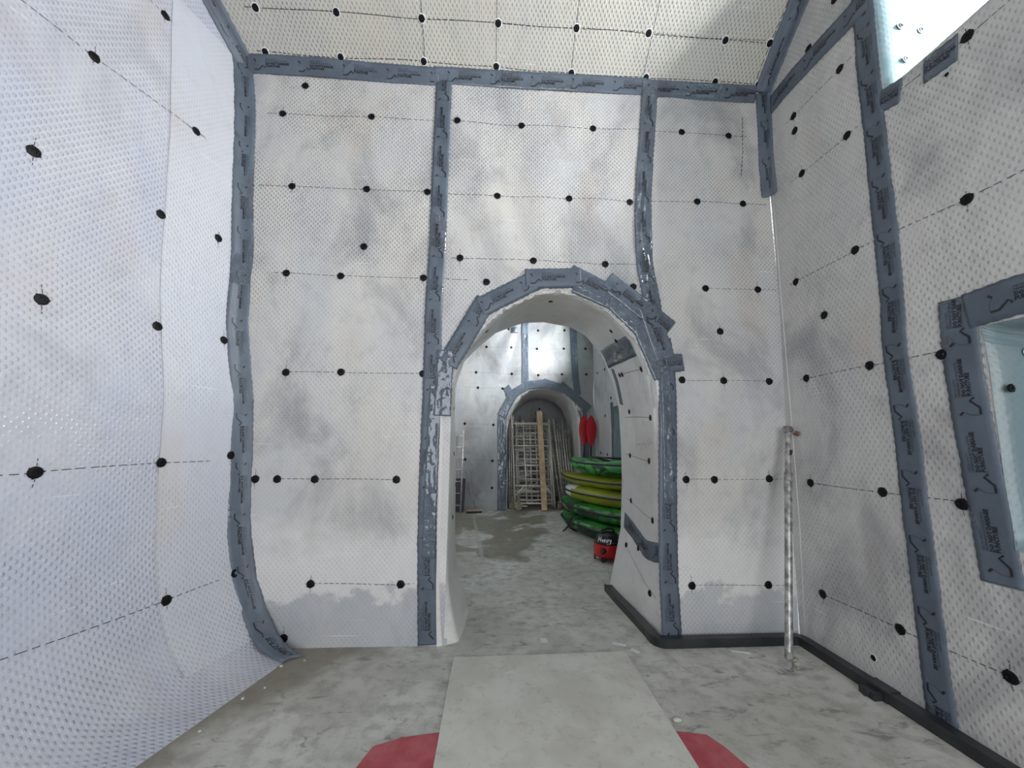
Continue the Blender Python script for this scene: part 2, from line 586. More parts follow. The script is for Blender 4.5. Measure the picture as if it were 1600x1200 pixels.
def S_lcorner(u, v):
    cx = lerp_tab(LP, v)
    cy = YB - 0.14 * (max(0, 1 - v / 0.4)) ** 2
    w = 0.03 * math.exp(-(u / 0.05) ** 2)
    cx -= 0.012 * nz(0, v * 2, 4)
    if u >= 0:
        p = Vector((cx + u, cy, v))
    else:
        p = Vector((cx + SL * u, cy + u, v))
    return p + Vector((0.7, -0.7, 0)) * w


def S_rcorner(u, v):
    cx = 2.445 + 0.025 * v
    w = 0.03 * math.exp(-(u / 0.05) ** 2)
    p = Vector((cx + u, YB, v)) if u <= 0 else Vector((cx, YB - u, v))
    return p + Vector((-0.7, -0.7, 0)) * w


def S_topjoint(u, v):      # v > 0 up on the vault, v < 0 down on the end wall
    w = 0.025 * math.exp(-(v / 0.05) ** 2)
    if v <= 0:
        p = Vector((u, YB, 4.8 + v))
    else:
        p = Vector((u, YB - 0.72 * v, 4.8 + 0.70 * v))
    return p + Vector((0, -0.85, -0.4)) * w


def S_ljoint(u, v):        # u toward the camera from the end wall, v < 0 on the vault, v > 0 down the wall
    v = -v
    y = YB - u
    z = zceil(y)
    w = 0.03 * math.exp(-(v / 0.05) ** 2)
    x = xleft(y, z)
    if v >= 0:
        p = Vector((x + v, y, z))
    else:
        p = Vector((xleft(y + 0.7 * v, z + 0.7 * v), y + 0.7 * v, z + 0.7 * v))
    return p + Vector((0.8, -0.2, -0.5)) * w


def S_rjoint(u, v):        # u away from the camera, v < 0 on the vault, v > 0 down the wall
    v = -v
    y = YB + u
    z = zceil(y)
    x = 2.445 + 0.025 * z
    w = 0.03 * math.exp(-(v / 0.05) ** 2)
    if v >= 0:
        p = Vector((x - v, y, z))
    else:
        p = Vector((x, y + 0.7 * v, z + 0.7 * v))
    return p + Vector((-0.8, -0.2, -0.5)) * w


def norm(S, u, v, e=0.012):
    a = S(u + e, v) - S(u - e, v)
    b = S(u, v + e) - S(u, v - e)
    n = a.cross(b)
    return n.normalized() if n.length > 1e-9 else Vector((0, -1, 0))


# ------------------------------------------------------------------ arch passages
def resample(poly, n):
    P = [Vector((*p, 0)) for p in poly]
    L = [0]
    for i in range(1, len(P)):
        L.append(L[-1] + (P[i] - P[i - 1]).length)
    out = []
    for k in range(n):
        s = L[-1] * k / (n - 1)
        i = 1
        while i < len(L) - 1 and L[i] < s:
            i += 1
        t = (s - L[i - 1]) / max(L[i] - L[i - 1], 1e-9)
        q = P[i - 1].lerp(P[i], t)
        out.append((q.x, q.y))
    return out, L[-1]


NA = 121
F1, LEN1 = resample(OUT1, NA)
G1, _ = resample(REAR1, NA)
F2, LEN2 = resample(OUT2, NA)
G2, _ = resample(REAR2, NA)


def arch_normal(F, i):
    a = F[max(i - 1, 0)]
    b = F[min(i + 1, NA - 1)]
    d = Vector((b[0] - a[0], b[1] - a[1]))
    d.normalize()
    return (-d.y, d.x)      # outward from the opening


def S_pass(F, G, y0, y1, L, flare=0.0, lip=0.05, seed=0.0, left_flare=0.14):
    def S(u, v):
        a = max(0, min(0.99999, u / L)) * (NA - 1)
        i = int(a)
        t = a - i
        fx = F[i][0] * (1 - t) + F[i + 1][0] * t
        fz = F[i][1] * (1 - t) + F[i + 1][1] * t
        gx = G[i][0] * (1 - t) + G[i + 1][0] * t
        gz = G[i][1] * (1 - t) + G[i + 1][1] * t
        d = -v / (y1 - y0)
        nx, nzv = arch_normal(F, i)
        nx2, nz2 = arch_normal(F, min(i + 1, NA - 1))
        nx, nzv = nx * (1 - t) + nx2 * t, nzv * (1 - t) + nz2 * t
        up = sstep(1.7, 2.1, fz)
        lp = lip * (1 + 0.35 * up * math.sin(u * 16 + seed)) + (0.035 * sstep(1.95, 1.75, fz) if left_flare and fx < 0 else 0)
        k = max(0, 1 - (-v) / 0.10)
        x = fx + (gx - fx) * d + nx * lp * k * k
        z = fz + (gz - fz) * d + nzv * lp * k * k
        w = 0.014 * nz(u * 1.3, v * 2.0, 31 + seed) + 0.01 * nz(u * 0.4, v * 6.0, 37 + seed)
        w *= sstep(0, 0.15, d) * sstep(1.0, 0.9, d)
        x += nx * w
        z += nzv * w
        if fx < 0.3 and fz < 0.5:
            q = (1 - fz / 0.5) ** 1.6
            x += left_flare * q * (0.55 + 0.45 * math.sin(min(d, 1) * 3.1)) * sstep(-0.02, 0.06, d)
        return Vector((x, y0 - v, max(z, 0.0)))
    return S


PY0, PY1 = YB - 0.014, 4.30
S_p1 = S_pass(F1, G1, PY0, PY1, LEN1)
QY0, QY1 = 9.026, 10.15
S_p2 = S_pass(F2, G2, QY0, QY1, LEN2, seed=2.0, lip=0.07, left_flare=0.0)


def grid_surface(mb, S, us, vs, skip=None, post=None, uvf=None):
    idx = {}
    V, UV, F = [], [], []
    for i, u in enumerate(us):
        for j, v in enumerate(vs):
            idx[(i, j)] = len(V)
            V.append(S(u, v))
            UV.append(uvf(u, v) if uvf else (u, v))
    for i in range(len(us) - 1):
        for j in range(len(vs) - 1):
            uc, vc = (us[i] + us[i + 1]) / 2, (vs[j] + vs[j + 1]) / 2
            if skip and skip(uc, vc):
                continue
            q = [idx[(i, j)], idx[(i + 1, j)], idx[(i + 1, j + 1)], idx[(i, j + 1)]]
            a, b, c, d = [V[k] for k in q]
            if (a - c).cross(b - d).length < 1e-8:
                continue
            F.append(tuple(q))
    used = sorted({k for f in F for k in f})
    re = {k: n for n, k in enumerate(used)}
    mb.add([V[k] for k in used], [tuple(re[k] for k in f) for f in F], [UV[k] for k in used])


def lin(a, b, st):
    n = max(1, int(round((b - a) / st)))
    return [a + (b - a) * i / n for i in range(n + 1)]


def holed_wall(name, mat, y, xa, xb, zt, outline, offs, parent=None, flip=False, holes_y=None, st=0.045):
    """wall in the plane y with an arch-shaped hole; grid points inside the hole are pulled to its outline"""
    us, vs = lin(xa, xb, st), lin(0, zt, st)
    mb = MB()

    def S(u, v):
        if in_poly(outline, u, v) or (v < 1e-6 and outline[0][0] < u < outline[-1][0]):
            _, u, v = near_poly(outline, u, v)
        yy = offs(u, v)
        return Vector((u, yy, v))
    grid_surface(mb, S, us, vs, skip=lambda u, v: in_poly(outline, u, v))
    return mb.build(name, mat, parent)


# end wall of the near chamber
OUTW = [(p[0], p[1]) for p in OUT1]
wall_back = struct(holed_wall('wall_back', M['mem_back'], YB, -2.42, 2.60, 4.85, OUTW, lambda u, v: YB - back_off(u, v)),
                   'end wall lined in dimpled white membrane around the arched doorway')


def yz_breaks(base, extra):
    s = sorted(set([round(b, 4) for b in base if all(abs(b - e) > 0.02 for e in extra)] + extra))
    return s


def side_wall(name, mat, Sfun, ya, yb, wins, zc, sgn, label, uvf=None):
    ex_y, ex_z = [], []
    for (y0, y1, z0, z1) in wins:
        ex_y += [y0, y1]
        ex_z += [z0, z1]
    ys = yz_breaks(lin(ya, yb, 0.09), ex_y)
    zs = yz_breaks(lin(0, 0.3, 0.02) + lin(0.36, 6.3, 0.09), ex_z)
    mb = MB()

    def S(u, v):
        y = u * sgn
        return Sfun(u, min(v, zc(y)))

    def skip(u, v):
        y = u * sgn
        return any(a < y < b and c < v < d for (a, b, c, d) in wins)
    us = sorted([y * sgn for y in ys])
    grid_surface(mb, S, us, zs, skip=skip, uvf=uvf)
    return struct(mb.build(name, mat), label)


YF = -3.19
W1 = (0.95, 2.13, 3.78, 5.0)
W2 = (0.95, 1.80, 1.02, 2.10)
wall_left = side_wall('wall_left', M['mem_left'], S_left, YF, YB, [], lambda y: zceil(y), 1, 'left wall lined in pale membrane curving out at its foot', uv_left)
wall_right = side_wall('wall_right', M['mem_right'], S_right, YF, YB, [W1, W2], lambda y: zceil(y), -1, 'grey lined right wall with two window openings')

mb = MB()
grid_surface(mb, S_ceil, lin(-4.4, 2.7, 0.1), lin(-YB, -YF, 0.08))
ceiling = struct(mb.build('ceiling', M['mem_ceiling']), 'curved vault lined in cream dimpled membrane')

# passages
for nm, S, L, y0, y1, lab in (('wall_passage', S_p1, LEN1, PY0, PY1, 'smooth grey lining of the near arched passage'),
                              ('wall_far_passage', S_p2, LEN2, QY0, QY1, 'lining of the far arched passage around the scaffolding')):
    mb = MB()
    vs = sorted([-(y1 - y0) * t for t in [0, .015, .03, .05, .07, .09, .12, .16, .22, .3, .38, .46, .54, .62, .7, .78, .86, .93, 1.0]])
    grid_surface(mb, S, lin(0, L, L / 240), vs)
    o = struct(mb.build(nm, M['mem_pass']), lab)
    if nm == 'wall_passage':
        wall_passage = o

# far room
Y2A, Y2B = 4.30, 9.04
zc2 = lambda y: zceil(y, Y2B, (Y2B - Y2A) / 2)


def S_far(u, v):
    k = sstep(0, 0.4, near_poly(OUT2, u, v)[0])
    fold = 0.0
    if v > 2.6:
        fold = 0.02 * math.sin(math.atan2(v - 4.6, u - 0.75) * 15) * sstep(2.6, 3.1, v) * sstep(0.9, 0.5, u) * sstep(-0.8, 0.0, u)
    return Vector((u, Y2B - k * (wob(u, v, 44, 1.6) + fold), v))


def S_r2(u, v):
    return Vector((2.42 - wob(u, v, 61, 1.6), -u, v))


def S_l2(u, v):
    return Vector((-2.2 + wob(u, v, 71, 1.3), u, v))


W3 = (6.7, 7.62, 1.0, 2.2)
W4 = (5.6, 8.0, 3.7, 4.9)
wall_far = struct(holed_wall('wall_far', M['mem_far_dimmed'], Y2B, -2.25, 2.5, 4.9, OUT2, lambda u, v: S_far(u, v).y, st=0.06),
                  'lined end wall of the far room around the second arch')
wall_far_right = side_wall('wall_far_right', M['mem_far'], S_r2, Y2A, Y2B, [W3, W4], zc2, -1, 'lined right wall of the far room behind the kayaks')
side_wall('wall_far_left', M['mem_far'], S_l2, Y2A, Y2B, [], zc2, 1, 'lined left wall of the far room')
struct(holed_wall('wall_far_near', M['mem_far'], Y2A, -2.25, 2.5, 4.9, REAR1, lambda u, v: Y2A, st=0.09), 'near wall of the far room')
mb = MB()
grid_surface(mb, lambda u, v: Vector((u, -v, zc2(-v))), lin(-2.3, 2.55, 0.2), lin(-Y2B, -Y2A, 0.12))
struct(mb.build('ceiling_far', M['mem_far']), 'vault of the far room')

# small dim space behind the scaffolding
mb = MB()
grid_surface(mb, lambda u, v: Vector((u, 11.3 - wob(u, v, 90, 2), v)), lin(-0.6, 3.0, 0.1), lin(0, 3.6, 0.1))
wall_store = struct(mb.build('wall_store', M['mem_far']), 'dim lined wall behind the stacked scaffolding')
mb = MB()
mb.box((-0.65, 10.7, 1.8), (0.1, 1.3, 3.7))
mb.box((3.05, 10.7, 1.8), (0.1, 1.3, 3.7))
mb.box((1.2, 10.7, 3.65), (3.8, 1.3, 0.1))
struct(mb.build('wall_store_side', M['render_dark'], smooth=False), 'dark sides of the space behind the scaffolding')
struct(holed_wall('wall_store_near', M['render_dark'], 10.15, -0.6, 3.0, 3.6, REAR2, lambda u, v: QY1, st=0.09), 'near wall of the space behind the scaffolding')

# wall behind the camera; its wide opening is added for the fill lamp
mb = MB()
for (x0, x1, z0, z1) in ((-4.5, -1.35, 0, 7), (1.95, 2.9, 0, 7), (-1.35, 1.95, 3.85, 7)):
    mb.box(((x0 + x1) / 2, YF - 0.25, (z0 + z1) / 2), (x1 - x0, 0.5, z1 - z0))
struct(mb.build('wall_front', M['mem_right'], smooth=False), 'unseen wall behind the camera with an opening added for fill light')

# floor
mb = MB()
grid_surface(mb, lambda u, v: Vector((u, v, 0.0)), lin(-6, 4.5, 0.25), lin(-6, 12, 0.25))
floor = struct(mb.build('floor', M['floor']), 'worn grey concrete floor with brown damp patches')


# window reveals: rounded edge, splay and outer frame with glass
def reveal(n, W, xw, depth=1.05, label=''):
    y0, y1, z0, z1 = W
    mb = MB()
    # loop of the opening: far jamb (y1), soffit, near jamb, sill
    loop = []
    N = 14
    for i in range(N):
        loop.append((y1, z0 + (z1 - z0) * i / N))
    for i in range(N):
        loop.append((y1 - (y1 - y0) * i / N, z1))
    for i in range(N):
        loop.append((y0, z1 - (z1 - z0) * i / N))
    for i in range(N):
        loop.append((y0 + (y1 - y0) * i / N, z0))
    cy, cz = (y0 + y1) / 2, (z0 + z1) / 2
    ds = [0, 0.02, 0.05, 0.09, 0.14, 0.25, 0.5, 0.8, depth]
    V, UV, F = [], [], []
    for k, d in enumerate(ds):
        for i, (y, z) in enumerate(loop):
            inset = 0.045 * (min(d, 0.12) / 0.12) ** 0.5
            sy = 1 - 2 * inset / (y1 - y0)
            sz = 1 - 2 * inset / (z1 - z0)
            w = 0.008 * nz(y * 4, z * 4, d * 3)
            V.append(Vector((xw(z) - 0.006 + d, cy + (y - cy) * sy + w, cz + (z - cz) * sz + w)))
            UV.append((d + (0 if i < N or 2 * N <= i < 3 * N else y), z if (i < N or 2 * N <= i < 3 * N) else d))
    m = len(loop)
    for k in range(len(ds) - 1):
        for i in range(m):
            F.append((k * m + i, k * m + (i + 1) % m, (k + 1) * m + (i + 1) % m, (k + 1) * m + i))
    mb.add(V, F, UV)
    o = struct(mb.build('window_%d' % n, M['mem_window']), label)
    # timber frame at the outer face
    fr = MB()
    x = xw(cz) + depth - 0.03
    for zz in (z0 + 0.06, z1 - 0.06):
        fr.box((x, cy, zz), (0.05, y1 - y0 - 0.06, 0.05))
    for yy in (y0 + 0.06, cy, y1 - 0.06):
        fr.box((x, yy, cz), (0.05, 0.045, z1 - z0 - 0.1))
    fr.build('window_frame', M['white'], o, smooth=False)
    return o


win1 = reveal(1, W1, lambda z: 2.445 + 0.025 * z, label='upper right window opening flooded with daylight')
win2 = reveal(2, W2, lambda z: 2.445 + 0.025 * z, label='lower right window opening lined in dull teal membrane')
reveal(3, W3, lambda z: 2.42, label='low window opening of the far room')
reveal(4, W4, lambda z: 2.42, label='high window opening of the far room')


mb = MB()
grid_surface(mb, lambda u, v: S_left(u + 0.0, v) + Vector((0.005, 0, 0)), lin(2.62, 3.14, 0.04), [0.12 + (zceil(3.0) - 0.3) * i / 60 for i in range(61)], uvf=uv_left)
mb.build('membrane_overlap', M['mem_left_lap'], wall_left)

# ------------------------------------------------------------------ plugs
ORD = ['first', 'second', 'third', 'fourth', 'fifth', 'sixth', 'seventh', 'eighth', 'ninth', 'tenth', 'eleventh', 'twelfth']
pm = MB()
pm.lathe([(0.0285, 0.0), (0.030, 0.002), (0.0285, 0.006), (0.020, 0.0085), (0.012, 0.008), (0.010, 0.004), (0.0, 0.0035)], n=16)
# small barbs on the rim
for a in (0.4, 2.5, 4.4):
    pm.box((0.030 * math.cos(a), 0.030 * math.sin(a), 0.003), (0.006, 0.006, 0.004))
plug0 = pm.build('fixing_plug', M['plug'], angle=0.6)
rm = MB()
rm.lathe([(0.028, 0.0), (0.037, 0.0005), (0.0375, 0.003), (0.034, 0.004), (0.029, 0.0035)], n=18)
ring0 = rm.build('seal_ring', M['white'])
first_plug = [True]


def plug(S, u, v, label, group, scale=1.0, ring=False, mat=None, off=0.0):
    if first_plug[0]:
        o = plug0
        first_plug[0] = False
    else:
        o = plug0.copy()
        COL.objects.link(o)
    p, n = S(u, v), norm(S, u, v)
    o.matrix_world = Matrix.Translation(p + n * off) @ n.to_track_quat('Z', 'Y').to_matrix().to_4x4() @ Matrix.Rotation(u * 7, 4, 'Z') @ Matrix.Scale(scale, 4)
    tag(o, label, 'plug', group)
    if ring:
        r = ring0.copy()
        COL.objects.link(r)
        r.parent = o
        r['label'] = 'white seal ring'
    return o


def dashes(mb, S, pts, w=0.004, dash=0.032, gap=0.014, off=0.0025, wav=0.004, seed=0):
    """dashed marker line through pts on surface S"""
    r = random.Random(seed)
    P = [Vector(p) for p in pts]
    for i in range(len(P) - 1):
        a, b = P[i], P[i + 1]
        L = (b - a).length
        d = (b - a) / L
        nrm = Vector((-d.y, d.x))
        s = 0.0
        ph = r.random() * 6
        while s < L:
            e = min(L, s + dash * r.uniform(0.6, 1.4))
            q = []
            for (ss, tt) in ((s, -w / 2), (e, -w / 2), (e, w / 2), (s, w / 2)):
                o = wav * math.sin(ss * 5 + ph)
                uv = a + d * ss + nrm * (tt + o)
                q.append(S(uv.x, uv.y) + norm(S, uv.x, uv.y) * (off + (lap(uv.x, 0) if S is S_left else 0)))
            mb.add(q, [(0, 1, 2, 3)])
            s = e + gap * r.uniform(0.5, 1.5)


def ticks(mb, S, u, v, L=0.05, seed=0):
    r = random.Random(seed)
    for k in range(2):
        s = 1 if k else -1
        dashes(mb, S, [(u + r.uniform(-.004, .004), v + s * 0.032), (u + r.uniform(-.006, .006), v + s * (0.032 + L * r.uniform(.4, 1)))], w=0.003, dash=0.02, gap=0.008, wav=0, seed=seed)


def lap(u, v):
    return 0.006 if u > 2.6 else 0.0


def plug_rows(S, wall, rows, where, group, mirror=False, first='left', **kw):
    """rows: (row phrase, [(u,v)..], line extent or None, extra flags)"""
    sd = hash_seed[0]
    for (phrase, pts, line) in rows:
        pts = sorted(pts)
        for i, (u, v) in enumerate(pts):
            if len(pts) == 1:
                lab = 'black plug alone %s on %s' % (phrase, where)
            elif i == len(pts) - 1:
                lab = 'rightmost black plug %s on %s' % (phrase, where)
            elif i == 0:
                lab = 'leftmost black plug %s on %s' % (phrase, where)
            else:
                lab = '%s black plug from left %s on %s' % (ORD[i], phrase, where)
            plug(S, u, v, lab, group, off=lap(u, v) if S is S_left else 0.0, **kw)
        mb = MB()
        if line:
            mid = [p for p in pts if line[0] < p[0] < line[1]]
            if mid:
                L = [(line[0], mid[0][1])] + mid + [(line[1], mid[-1][1])]
                L = [L[0]] + [p for a, p in zip(L, L[1:]) if (Vector(p) - Vector(a)).length > 0.02]
                dashes(mb, S, L, seed=sd)
        for (u, v) in pts[::2]:
            ticks(mb, S, u, v, seed=sd)
            sd += 1
        if mb.v:
            mb.build('marker_line', M['marker'], wall)
    hash_seed[0] = sd + 3


hash_seed = [1]
EW = 'the end wall'
plug_rows(S_back, wall_back, [
    ('just under the top tape', [(-1.70, 4.63)], None),
    ('in the top line', [(-1.87, 4.34), (-1.10, 4.35), (-0.34, 4.35), (0.24, 4.35), (0.90, 4.36), (1.73, 4.36), (2.18, 4.35)], (-2.0, 2.35)),
    ('in the second line from top', [(-1.73, 3.65), (-1.10, 3.65), (-0.58, 3.65), (0.03, 3.64), (0.67, 3.65), (1.22, 3.64), (1.84, 3.67), (2.27, 3.67)], (-2.0, 2.5)),
    ('in the line above the doorway', [(-0.28, 3.05), (0.35, 3.05), (0.98, 3.04)], (-0.35, 1.3)),
    ('above the third line at left', [(-1.09, 3.12)], None),
    ('in the doorway crown line', [(-1.70, 2.86), (-1.26, 2.85), (-0.58, 2.86), (-0.05, 2.84), (1.22, 2.84), (1.87, 2.85), (2.34, 2.85)], (-1.8, -0.2)),
    ('right of the doorway shoulder', [(1.97, 2.46)], None),
    ('in the arch springing line', [(-1.63, 2.03), (-1.20, 2.04), (-0.55, 2.04), (1.61, 2.03), (1.97, 2.03), (2.37, 2.03)], (-1.65, -0.5)),
    ('in the mid doorway line', [(-1.78, 1.20), (-1.62, 1.20), (-1.34, 1.20), (-0.72, 1.20), (1.60, 1.21), (1.84, 1.21), (2.30, 1.22)], (-1.6, -0.7)),
    ('in the lowest line', [(-1.31, 0.44), (-0.65, 0.43), (1.60, 0.40), (2.22, 0.40)], (-1.35, -0.55)),
    ('by the floor at the left corner', [(-1.47, 0.07)], None),
], EW, 'black fixing plugs on the end wall')
mb = MB()
dashes(mb, S_back, [(1.9, 2.855), (2.5, 2.85)], seed=5, w=0.003)
dashes(mb, S_back, [(1.6, 2.03), (2.4, 2.03)], seed=6, w=0.003)
dashes(mb, S_back, [(1.6, 1.21), (2.4, 1.22)], seed=7, w=0.003)
dashes(mb, S_back, [(1.6, 0.40), (2.4, 0.40)], seed=8, w=0.003)
dashes(mb, S_back, [(2.33, 4.55), (2.31, 4.2), (2.27, 3.95)], seed=9, w=0.006)
mb.build('marker_line', M['marker'], wall_back)

plug_rows(S_left, wall_left, [
    ('right at the vault', [(2.58, 4.54)], (2.3, 2.62)),
    ('in the top line', [(2.20, 3.77), (2.80, 3.80)], (1.6, 2.88)),
    ('in the second line from top', [(2.00, 2.98), (2.60, 3.00), (3.00, 3.05)], None),
    ('in the third line from top', [(2.07, 2.20), (2.60, 2.22), (3.06, 2.25)], None),
    ('in the fourth line from top', [(2.08, 1.33), (2.63, 1.35), (3.10, 1.38)], (1.9, 2.95)),
    ('in the lowest line', [(2.66, 0.53), (3.12, 0.54)], (1.7, 3.0)),
], 'the left wall', 'black fixing plugs on the left wall')

RWL = [
    ('in the line under the upper window', [(1.69, 3.69), (2.41, 3.71), (2.83, 3.72)], (1.5, 2.95)),
    ('in the line across the top corner', [(2.41, 4.26), (2.86, 4.28)], (2.25, 2.95)),
    ('just below the top line', [(2.86, 4.14)], None),
    ('in the line above the lower window', [(1.79, 2.80), (2.43, 2.84), (2.98, 2.84)], (1.5, 3.05)),
    ('under the corner tape', [(2.73, 2.47)], None),
    ('in the lower window head line', [(1.99, 2.00), (2.41, 2.02), (2.94, 2.02)], (2.0, 3.0)),
    ('in the line crossing the lower window', [(1.99, 1.20), (2.41, 1.21), (2.97, 1.21)], (2.0, 3.0)),
    ('in the lowest line', [(1.89, 0.43), (2.39, 0.42), (2.94, 0.42)], (1.6, 2.96)),
    ('between the tape strips under the vault', [(2.66, 4.72), (2.40, 4.86)], None),
]
plug_rows(S_right, wall_right, [(a, [(-y, z) for (y, z) in p], (-l[1], -l[0]) if l else None) for (a, p, l) in RWL], 'the right wall', 'black fixing plugs on the right wall')
plug(S_right, -2.58, 0.17, 'small black plug with torn white rim low on the right wall', 'black fixing plugs on the right wall', scale=0.6, ring=True)
plug(S_right, -1.80, 3.57, 'tiny black plug below the tape patch under the upper window', 'black fixing plugs on the right wall', scale=0.35)

plug_rows(S_ceil, ceiling, [
    ('in the line nearest the end wall', [(-2.03, -3.12), (-1.38, -3.12), (-0.65, -3.115), (0.0, -3.12), (0.69, -3.13), (1.39, -3.13), (2.05, -3.13), (2.47, -3.13)], (-2.1, 2.5)),
    ('in the second line out', [(-2.01, -2.905), (-1.35, -2.90), (-0.64, -2.90), (0.01, -2.90), (0.69, -2.90), (1.33, -2.90), (2.03, -2.91), (2.44, -2.91)], (-2.1, 2.45)),
], 'the vault', 'white-rimmed plugs on the vault', ring=True, scale=0.92)
mb = MB()
for i, x in enumerate((-0.64, 0.0, 0.69, 1.36)):
    dashes(mb, S_ceil, [(x, -3.12), (x, -2.6)], seed=30 + i, gap=0.004)
dashes(mb, S_ceil, [(2.44, -3.1), (2.46, -2.6)], seed=36, w=0.006)
dashes(mb, S_ceil, [(-2.1, -2.90), (2.4, -2.90)], seed=37, w=0.003)
mb.build('marker_line', M['marker'], ceiling)


# passage jamb plugs: find u on the outline for a height on the right side
def u_right(z):
    best = min(range(NA // 2, NA), key=lambda i: abs(F1[i][1] - z))
    return best / (NA - 1) * LEN1


PJ = [((3.58, 2.42), 'by the tape under the soffit'), ((3.33, 2.12), 'front one of the upper line'), ((3.94, 2.14), 'rear one of the upper line, beside another'),
      ((3.86, 2.13), 'middle one of the upper line'), ((3.33, 1.70), 'front one of the line under the shoulder'), ((3.94, 1.75), 'rear one of the line under the shoulder'),
      ((3.43, 1.31), 'front one of the line at mid height'), ((3.98, 1.32), 'rear one of the line at mid height'), ((3.36, 0.87), 'front one of the line above the tape band'),
      ((3.98, 0.89), 'rear one of the line above the tape band'), ((3.41, 0.28), 'front one of the lowest line'), ((4.06, 0.49), 'rear one of the lowest line'), ((3.74, 0.53), 'just below the tape band')]
for ((y, z), t) in PJ:
    plug(S_p1, u_right(z), -(y - PY0), 'black plug on the right passage jamb, ' + t, 'black plugs inside the near passage', scale=0.85)
mb = MB()
for (a, b) in (((3.33, 2.12), (3.94, 2.13)), ((3.33, 1.70), (4.1, 1.72)), ((3.43, 1.31), (4.1, 1.32)), ((3.36, 0.87), (4.1, 0.89)), ((3.3, 0.25), (4.1, 0.5)), ((3.3, 2.4), (4.0, 2.4))):
    dashes(mb, S_p1, [(u_right(a[1]), -(a[0] - PY0)), (u_right(b[1]), -(b[0] - PY0))], gap=0.004, seed=int(a[0] * 100))
# scribbled marks at eye height on the jamb
r_ = random.Random(3)
for k in range(9):
    z0 = 1.50 + r_.uniform(-.06, .06)
    y0 = 3.32 + k * 0.055
    dashes(mb, S_p1, [(u_right(1.5) + r_.uniform(-.06, .06), -(y0 - PY0)), (u_right(1.5) + r_.uniform(-.06, .10), -(y0 + 0.03 - PY0))], w=0.004, gap=0.001, seed=k)
mb.build('marker_line', M['marker'], wall_passage)


def u_left(z):
    best = min(range(0, NA // 2), key=lambda i: abs(F1[i][1] - z))
    return best / (NA - 1) * LEN1


for ((y, z), t) in (((3.72, 0.80), 'lowest'), ((3.9, 1.35), 'middle'), ((3.95, 1.75), 'upper'), ((4.15, 1.02), 'rear')):
    plug(S_p1, u_left(z), -(y - PY0), 'black fixing plug on the left passage jamb, the %s one' % t, 'black plugs inside the near passage', scale=0.7)
for k, (fr, y) in enumerate(((0.40, 3.6), (0.50, 3.45), (0.60, 3.5))):
    plug(S_p1, LEN1 * fr, -(y - PY0), 'black fixing plug under the passage arch, %s' % ('left of crown', 'at the crown', 'right of crown')[k], 'black plugs inside the near passage', scale=0.7)

plug_rows(S_far, wall_far, [
    ('in its top line', [(0.41, 4.15), (1.11, 4.13), (1.74, 4.15)], None),
    ('in its second line', [(-0.11, 3.70), (0.47, 3.70), (1.08, 3.68), (1.72, 3.70), (2.24, 3.71)], (-0.6, 2.38)),
    ('in its third line', [(-0.34, 3.09), (0.49, 3.07), (1.11, 3.05), (1.67, 3.08), (2.25, 3.09)], (-0.6, 2.38)),
    ('in its fourth line', [(-0.29, 2.73), (0.28, 2.72)], (-0.6, 0.25)),
    ('in its fifth line', [(-0.57, 1.90), (0.08, 1.88)], (-0.6, 0.1)),
    ('in its sixth line', [(-0.54, 1.10), (0.07, 1.07)], (-0.6, 0.1)),
    ('in its lowest line', [(-0.55, 0.48), (0.07, 0.48)], None),
], 'the far end wall', 'black plugs on the far end wall')
plug_rows(S_r2, wall_far_right, [
    ('in the upper line', [(-8.72, 3.07), (-8.16, 3.05)], (-8.8, -7.6)),
    ('in the middle line', [(-8.16, 2.06), (-7.72, 2.39)], None),
    ('in the low line above the kayaks', [(-8.56, 1.28), (-8.09, 1.26)], (-8.8, -7.7)),
], 'the far room right wall', 'black plugs on the far room right wall')
S_store = lambda u, v: Vector((u, 11.3 - wob(u, v, 90, 2), v))
plug(S_store, 0.72, 2.42, 'black fixing plug on the dim wall behind the scaffolding, left one', 'black plugs behind the scaffolding')
plug(S_store, 1.42, 2.45, 'black fixing plug on the dim wall behind the scaffolding, right one', 'black plugs behind the scaffolding')


def S_w1(u, v):
    return Vector((u, W1[1] - 0.05, v))


for (u, v, t) in ((2.66, 4.24, 'upper left'), (2.80, 4.22, 'upper right'), (2.66, 3.99, 'lowest')):
    plug(S_w1, u, v, 'pale fixing plug in the bright upper window reveal, %s' % t, 'plugs in the bright upper window reveal', scale=0.65, ring=True)


def S_w2(u, v):
    return Vector((u, W2[1] - 0.05, v))


for (u, v, t) in ((2.64, 1.96, 'upper one'), (2.62, 1.74, 'lower one'), (2.515, 1.78, 'one at the tape edge')):
    plug(S_w2, u, v, 'black fixing plug in the teal lower window reveal, %s' % t, 'plugs in the teal lower window reveal', scale=0.7, ring=(u > 2.6))


# ------------------------------------------------------------------ tape
def text_tris(body, size, x0, y0, bold=0.0, sx=1.0):
    c = bpy.data.curves.new('t', 'FONT')
    c.body = body
    c.size = size
    c.resolution_u = 1
    c.offset = bold
    o = bpy.data.objects.new('t', c)
    COL.objects.link(o)
    dg = bpy.context.evaluated_depsgraph_get()
    me = o.evaluated_get(dg).to_mesh()
    V = [(v.co.x * sx + x0, v.co.y + y0) for v in me.vertices]
    F = [tuple(p.vertices) for p in me.polygons]
    o.evaluated_get(dg).to_mesh_clear()
    bpy.data.objects.remove(o)
    bpy.data.curves.remove(c)
    return V, F


